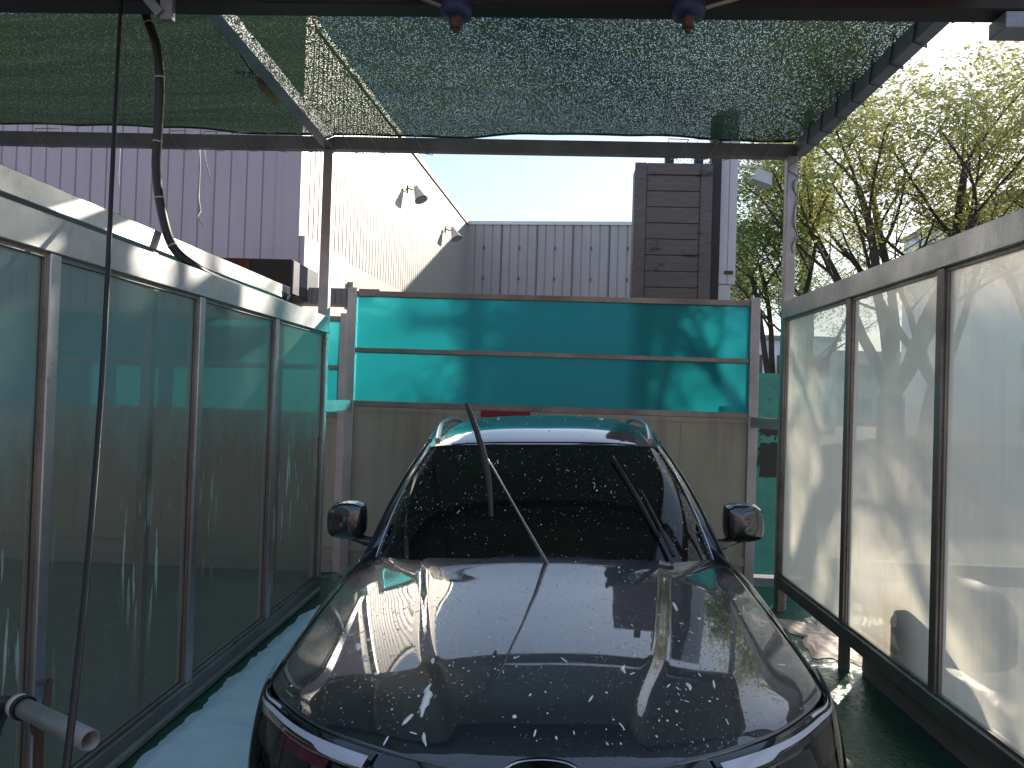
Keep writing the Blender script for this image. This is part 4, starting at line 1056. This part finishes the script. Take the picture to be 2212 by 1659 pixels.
# mirrors
def superell(c, rx, ry, rz, e=.42, n=40, m=24, shear=0, taper=0, cut=None):
    vs = []; fs = []
    def sp_(w, p): return math.copysign(abs(w)**p, w)
    for j in range(m+1):
        ph = -PI/2+PI*j/m
        for i in range(n):
            th = 2*PI*i/n; x = sp_(math.cos(ph), e)*sp_(math.cos(th), e); y = sp_(math.cos(ph), .8)*sp_(math.sin(th), .8); z = sp_(math.sin(ph), e)
            if cut is not None: z = max(z, cut) if cut < 0 and cut > -1 else z
            X = c[0]+rx*x*(1+taper*z)+shear*z; vs.append((X, c[1]+ry*y, c[2]+rz*z))
    for j in range(m):
        for i in range(n): fs.append((j*n+i, j*n+(i+1)%n, (j+1)*n+(i+1)%n, (j+1)*n+i))
    return vs, fs
def mirror_shell(sg, lower=False):
    b = MB()
    # outline of the housing seen from the front: (x offset from inner edge outwards, z)
    out = [(.0,.155),(.035,.168),(.09,.170),(.14,.160),(.178,.130),(.190,.085),(.186,.035),(.165,.008),(.12,-.004),(.06,-.008),(.015,.0),(.0,.02),(-.006,.07),(-.004,.12)]
    n = len(out); cx = .092; cz = .083; rings = []
    for (sc2, y) in [(q/12, -.078*(1-(q/12)**2.7)) for q in range(12)]+[(.985,-.006),(1.0,.01),(1.0,.03),(.985,.05),(.95,.06)]:
        ring = []
        for i in range(n*3):
                x, z = crv(out+[out[0]], i/(n*3)); ax_ = (x-cx)*sc2/.104; az_ = (z-cz)*sc2/.096
                if sc2 < .98: y = -.078*math.sqrt(max(0, (1-abs(ax_)**3.0)*(1-abs(az_)**3.0)))
                ring.append((.895+cx+(x-cx)*sc2, y+.018*(x/.19), cz+(z-cz)*sc2))
        rings.append(ring)
    N = n*3; vs = []
    for r_ in rings:
        for (x, y, z) in r_: vs.append((sg*x, 3.76+y+.04*max(0, (x-.95))*1.5, 1.142+z*1.06))
    fs = [(j*N+i, j*N+(i+1)%N, (j+1)*N+(i+1)%N, (j+1)*N+i) for j in range(len(rings)-1) for i in range(N)]
    if sg > 0: fs = [f[::-1] for f in fs]
    b.add(vs, fs, True); return b
for sg in (1, -1):
    ms = mirror_shell(sg); up = MB(); dn = MB(); up.v = list(ms.v); dn.v = list(ms.v)
    for f in ms.f:
        cx_ = sum(abs(ms.v[i][0]) for i in f)/4; cz_ = sum(ms.v[i][2] for i in f)/4
        (dn if cz_ < 1.150+.040-.16*(cx_-.9) else up).f.append(f)
    up.sm = [True]*len(up.f); dn.sm = [True]*len(dn.f)
    sh = cb(up, 'wing_mirror', PAINT); cb(dn, 'lower_cover', BLACKG, sh)
    b = MB(); b.tube(smooth_path([(sg*.80,3.66,1.135),(sg*.86,3.69,1.135),(sg*.92,3.74,1.143),(sg*.98,3.77,1.160)], 12), [.034,.034,.032,.030,.028,.026,.025,.024,.024,.024,.024,.024,.022], 10); cb(b, 'mirror_arm', BLACKG, sh)
    b = MB(); b.add([(sg*(.905+x), 3.812+.07*x, 1.155+z) for (x, z) in ((.0,.02),(.17,.02),(.18,.13),(.15,.155),(.0,.15))], [(0,1,2,3,4)]); cb(b, 'mirror_glass', CHROME, sh)

# wipers
def fpt(px, py, Y): return Vector(((px-1175)*Y/F-XO, Y, CAMZ-(py-856)*Y/F))
wr = cb(MB().lathe([(0,.02),(.018,.018),(.02,-.02)], Matrix.Translation(fpt(1188, 1226, 3.19)), 12), 'wiper', PLAST)
A0 = fpt(1188, 1226, 3.19); A1 = fpt(1130, 1125, 3.06); A2 = fpt(1062, 1006, 2.93); A3 = fpt(1050, 992, 2.935)
b = MB(); b.tube([A0, A0.lerp(A1, .6), A1, A1.lerp(A2, .5), A2, A3], [.011,.008,.0055,.005,.006,.009], 8); cb(b, 'arm', SATIN, wr)
def blade(b1, b2, up, nm, par, wdt=.017, bx_=0):
    m = MB(); bow = Vector((bx_, 0, 0)); P = [b1.lerp(b2, i/14)+bow*math.sin(PI*i/14)+up*(.016*math.sin(PI*i/14)) for i in range(15)]
    rr2 = [wdt*(.30+.70*math.sin(PI*min(1, max(0, (i+1.2)/16.4)))**.6) for i in range(15)]
    m.tube(P, rr2, 8); cb(m, nm, PLAST, par)
    m = MB(); m.tube([p-up*.014 for p in P], .004, 6); cb(m, 'rubber', BLACK, par)
upn = Vector((-.3, -.8, .5)).normalized()
B1 = fpt(1007, 872, 3.02); B2 = fpt(1061, 1116, 2.86)
blade(B1, B2, upn*.5, 'blade', wr, .0135, .026)
w2 = cb(MB().lathe([(0,.02),(.018,.018),(.02,-.02)], Matrix.Translation(ws(.70, -.01)), 12), 'wiper', PLAST)
def wsp(px, py):
    """point of the windshield under a measured direction"""
    best = None
    for i in range(81):
        for j in range(61):
            p = ws(-1+i/40, j/60); X = 1175+(p.x+XO)/p.y*F; Yp = 856-(p.z-CAMZ)/p.y*F; d_ = (X-px)**2+(Yp-py)**2
            if best is None or d_ < best[0]: best = (d_, p)
    return best[1]
nrm = Vector((0,-.55,.83))
q1 = wsp(1324, 990)+nrm*.02; q2 = wsp(1424, 1165)+nrm*.02; q3 = wsp(1380, 1075)+nrm*.04; q4 = wsp(1448, 1212)+nrm*.03
b = MB(); b.tube([q4, q4.lerp(q3, .5)+nrm*.005, q3], [.010,.007,.005], 8); cb(b, 'arm', PLAST, w2)
blade(q1, q2, nrm*.3, 'blade', w2, .012)

# foam flecks and drops
def flecks(fn, count, smin, smax, seed, clump=None, drip=(0,-1,-.2)):
    rnd = random.Random(seed); b = MB()
    for k in range(count):
        p, n_, dn = fn(rnd)
        if p is None: continue
        sz = smin+(smax-smin)*rnd.random()**5; el = 1+5*rnd.random()**2.5; a = dn.cross(n_).normalized()
        th = rnd.gauss(0, .5); d1 = (dn*math.cos(th)+a*math.sin(th)); d2 = d1.cross(n_)
        vs = []; N = 7
        for (r_, h) in ((1, -.1), (.75, .45), (.0, .62)):
            for i in range(N): w = 2*PI*i/N; vs.append(p+d1*math.cos(w)*sz*el*r_+d2*math.sin(w)*sz*r_*(1-.3*(el > 2.5))+n_*h*sz)
        b.add(vs, [(j*N+i, j*N+(i+1)%N, (j+1)*N+(i+1)%N, (j+1)*N+i) for j in range(2) for i in range(N)], True)
    return b
def on_hood(rnd):
    for _ in range(50):
        x = rnd.uniform(-.78, .78); y = rnd.uniform(1.9, 3.2)
        if y < yfront(abs(x))+.03: continue
        w = .25+.75*sstep(-.25, .25, noise.noise(Vector((x*4, y*4, 2))))
        if y > 2.75: w *= .5
        if rnd.random() < w: break
    z = hood_z(x, y)+.004; n_ = Vector((-(hood_z(x+.01, y)-hood_z(x-.01, y))/.02, -(hood_z(x, y+.01)-hood_z(x, y-.01))/.02, 1)).normalized()
    dn = Vector((x*.5, -1, 0)); dn = (dn-n_*dn.dot(n_)).normalized(); return Vector((x, y, z)), n_, dn
def on_ws(rnd):
    while True:
        a = rnd.uniform(-.97, .97); v = rnd.uniform(.03, .97)
        if rnd.random() < .25+.75*sstep(-.2, .3, noise.noise(Vector((a*3, v*4, 5)))): break
    p, e1, e2, n_ = ws_local(a, v, .0005); return p, n_, (-e2).normalized()
def on_roof(rnd):
    u = rnd.uniform(.06, .94); v = rnd.uniform(.0, .5); p = roof(u, v)+Vector((0,0,.005)); return p, Vector((0,-.1,1)).normalized(), Vector((0,-1,0))
for fn, n1, n2, par, sd in ((on_hood, 900, 34, hd, 1), (on_ws, 900, 3, wsh, 2), (on_roof, 200, 6, rf, 3)):
    b = flecks(fn, n1, .0007, .0036 if sd != 2 else .0026, sd); m = flecks(fn, n2, .004, .009, sd+10); b.add(m.v, m.f, True)
    o = cb(b, 'foam_flecks', FLECK, par); o['kind'] = 'stuff'
# long runs of foam down the hood creases
b = MB()
for (x, y0, L_, w) in ((-.325, 2.10, .16, .011), (-.335, 2.30, .03, .006), (-.30, 1.93, .05, .005), (-.34, 2.42, .02, .005), (-.60, 2.44, .05, .009), (.24, 2.25, .05, .006), (.42, 2.2, .04, .006), (-.56, 2.36, .04, .007)):
    pts = []; rs = []
    for i in range(9):
        y = y0+L_*(i/8-.5); xx = x+.004*noise.noise(Vector((y*30, x*9, 0)))*3; pts.append((xx, y, hood_z(xx, y)+.004)); rs.append(w*(.25+.75*math.sin(PI*i/8))*(1+.4*noise.noise(Vector((y*50, 0, x)))))
    b.tube(pts, rs, 8)
o = cb(b, 'foam_runs', FLECK, hd); o['kind'] = 'stuff'

# ------------------------------------------------------------ light, sky, camera
sd = ray(2330, 120).normalized()
el = math.asin(sd.z); az = math.atan2(sd.x, sd.y)
w = bpy.data.worlds.new('World'); sc.world = w; w.use_nodes = True; nt = w.node_tree
sky = nt.nodes.new('ShaderNodeTexSky'); sky.sky_type = 'NISHITA'; sky.sun_disc = False; sky.sun_elevation = el; sky.sun_rotation = az; sky.dust_density = .6; sky.air_density = 1.0; sky.ozone_density = 1.5; sky.altitude = 50
bg = nt.nodes['Background']; gm = nt.nodes.new('ShaderNodeGamma'); gm.inputs[1].default_value = .58; nt.links.new(sky.outputs[0], gm.inputs[0]); nt.links.new(gm.outputs[0], bg.inputs[0]); bg.inputs[1].default_value = .15
tn = nt.nodes.new('ShaderNodeMix'); tn.data_type = 'RGBA'; tn.blend_type = 'MULTIPLY'; tn.inputs[0].default_value = 1; tn.inputs[7].default_value = (.93, .99, 1.08, 1); nt.links.new(gm.outputs[0], tn.inputs[6]); nt.links.new(tn.outputs[2], bg.inputs[0])
sl_ = bpy.data.lights.new('sun', 'SUN'); sl_.energy = 3.0; sl_.angle = R(1.0); sl_.color = (1, .90, .76)
so = bpy.data.objects.new('sun', sl_); COL.objects.link(so); so.rotation_euler = (-sd).to_track_quat('-Z', 'Y').to_euler(); so.location = (8, 10, 9)
cam = bpy.data.cameras.new('camera'); cam.sensor_width = 36; cam.lens = 36*F/2212; cam.clip_end = 2000; cam.clip_start = .05
co = bpy.data.objects.new('camera', cam); COL.objects.link(co); co.location = (0, 0, CAMZ)
co.rotation_euler = (Matrix.Rotation(R(YAW), 3, 'Z')@Matrix.Rotation(R(90+PITCH), 3, 'X')@Matrix.Rotation(R(ROLL), 3, 'Z')).to_euler()
sc.camera = co
sc.view_settings.view_transform = 'Standard'; sc.view_settings.look = 'None'; sc.view_settings.gamma = 1; sc.view_settings.exposure = 1.58
sc.cycles.transparent_max_bounces = 16; sc.cycles.max_bounces = 10; sc.cycles.use_denoising = True
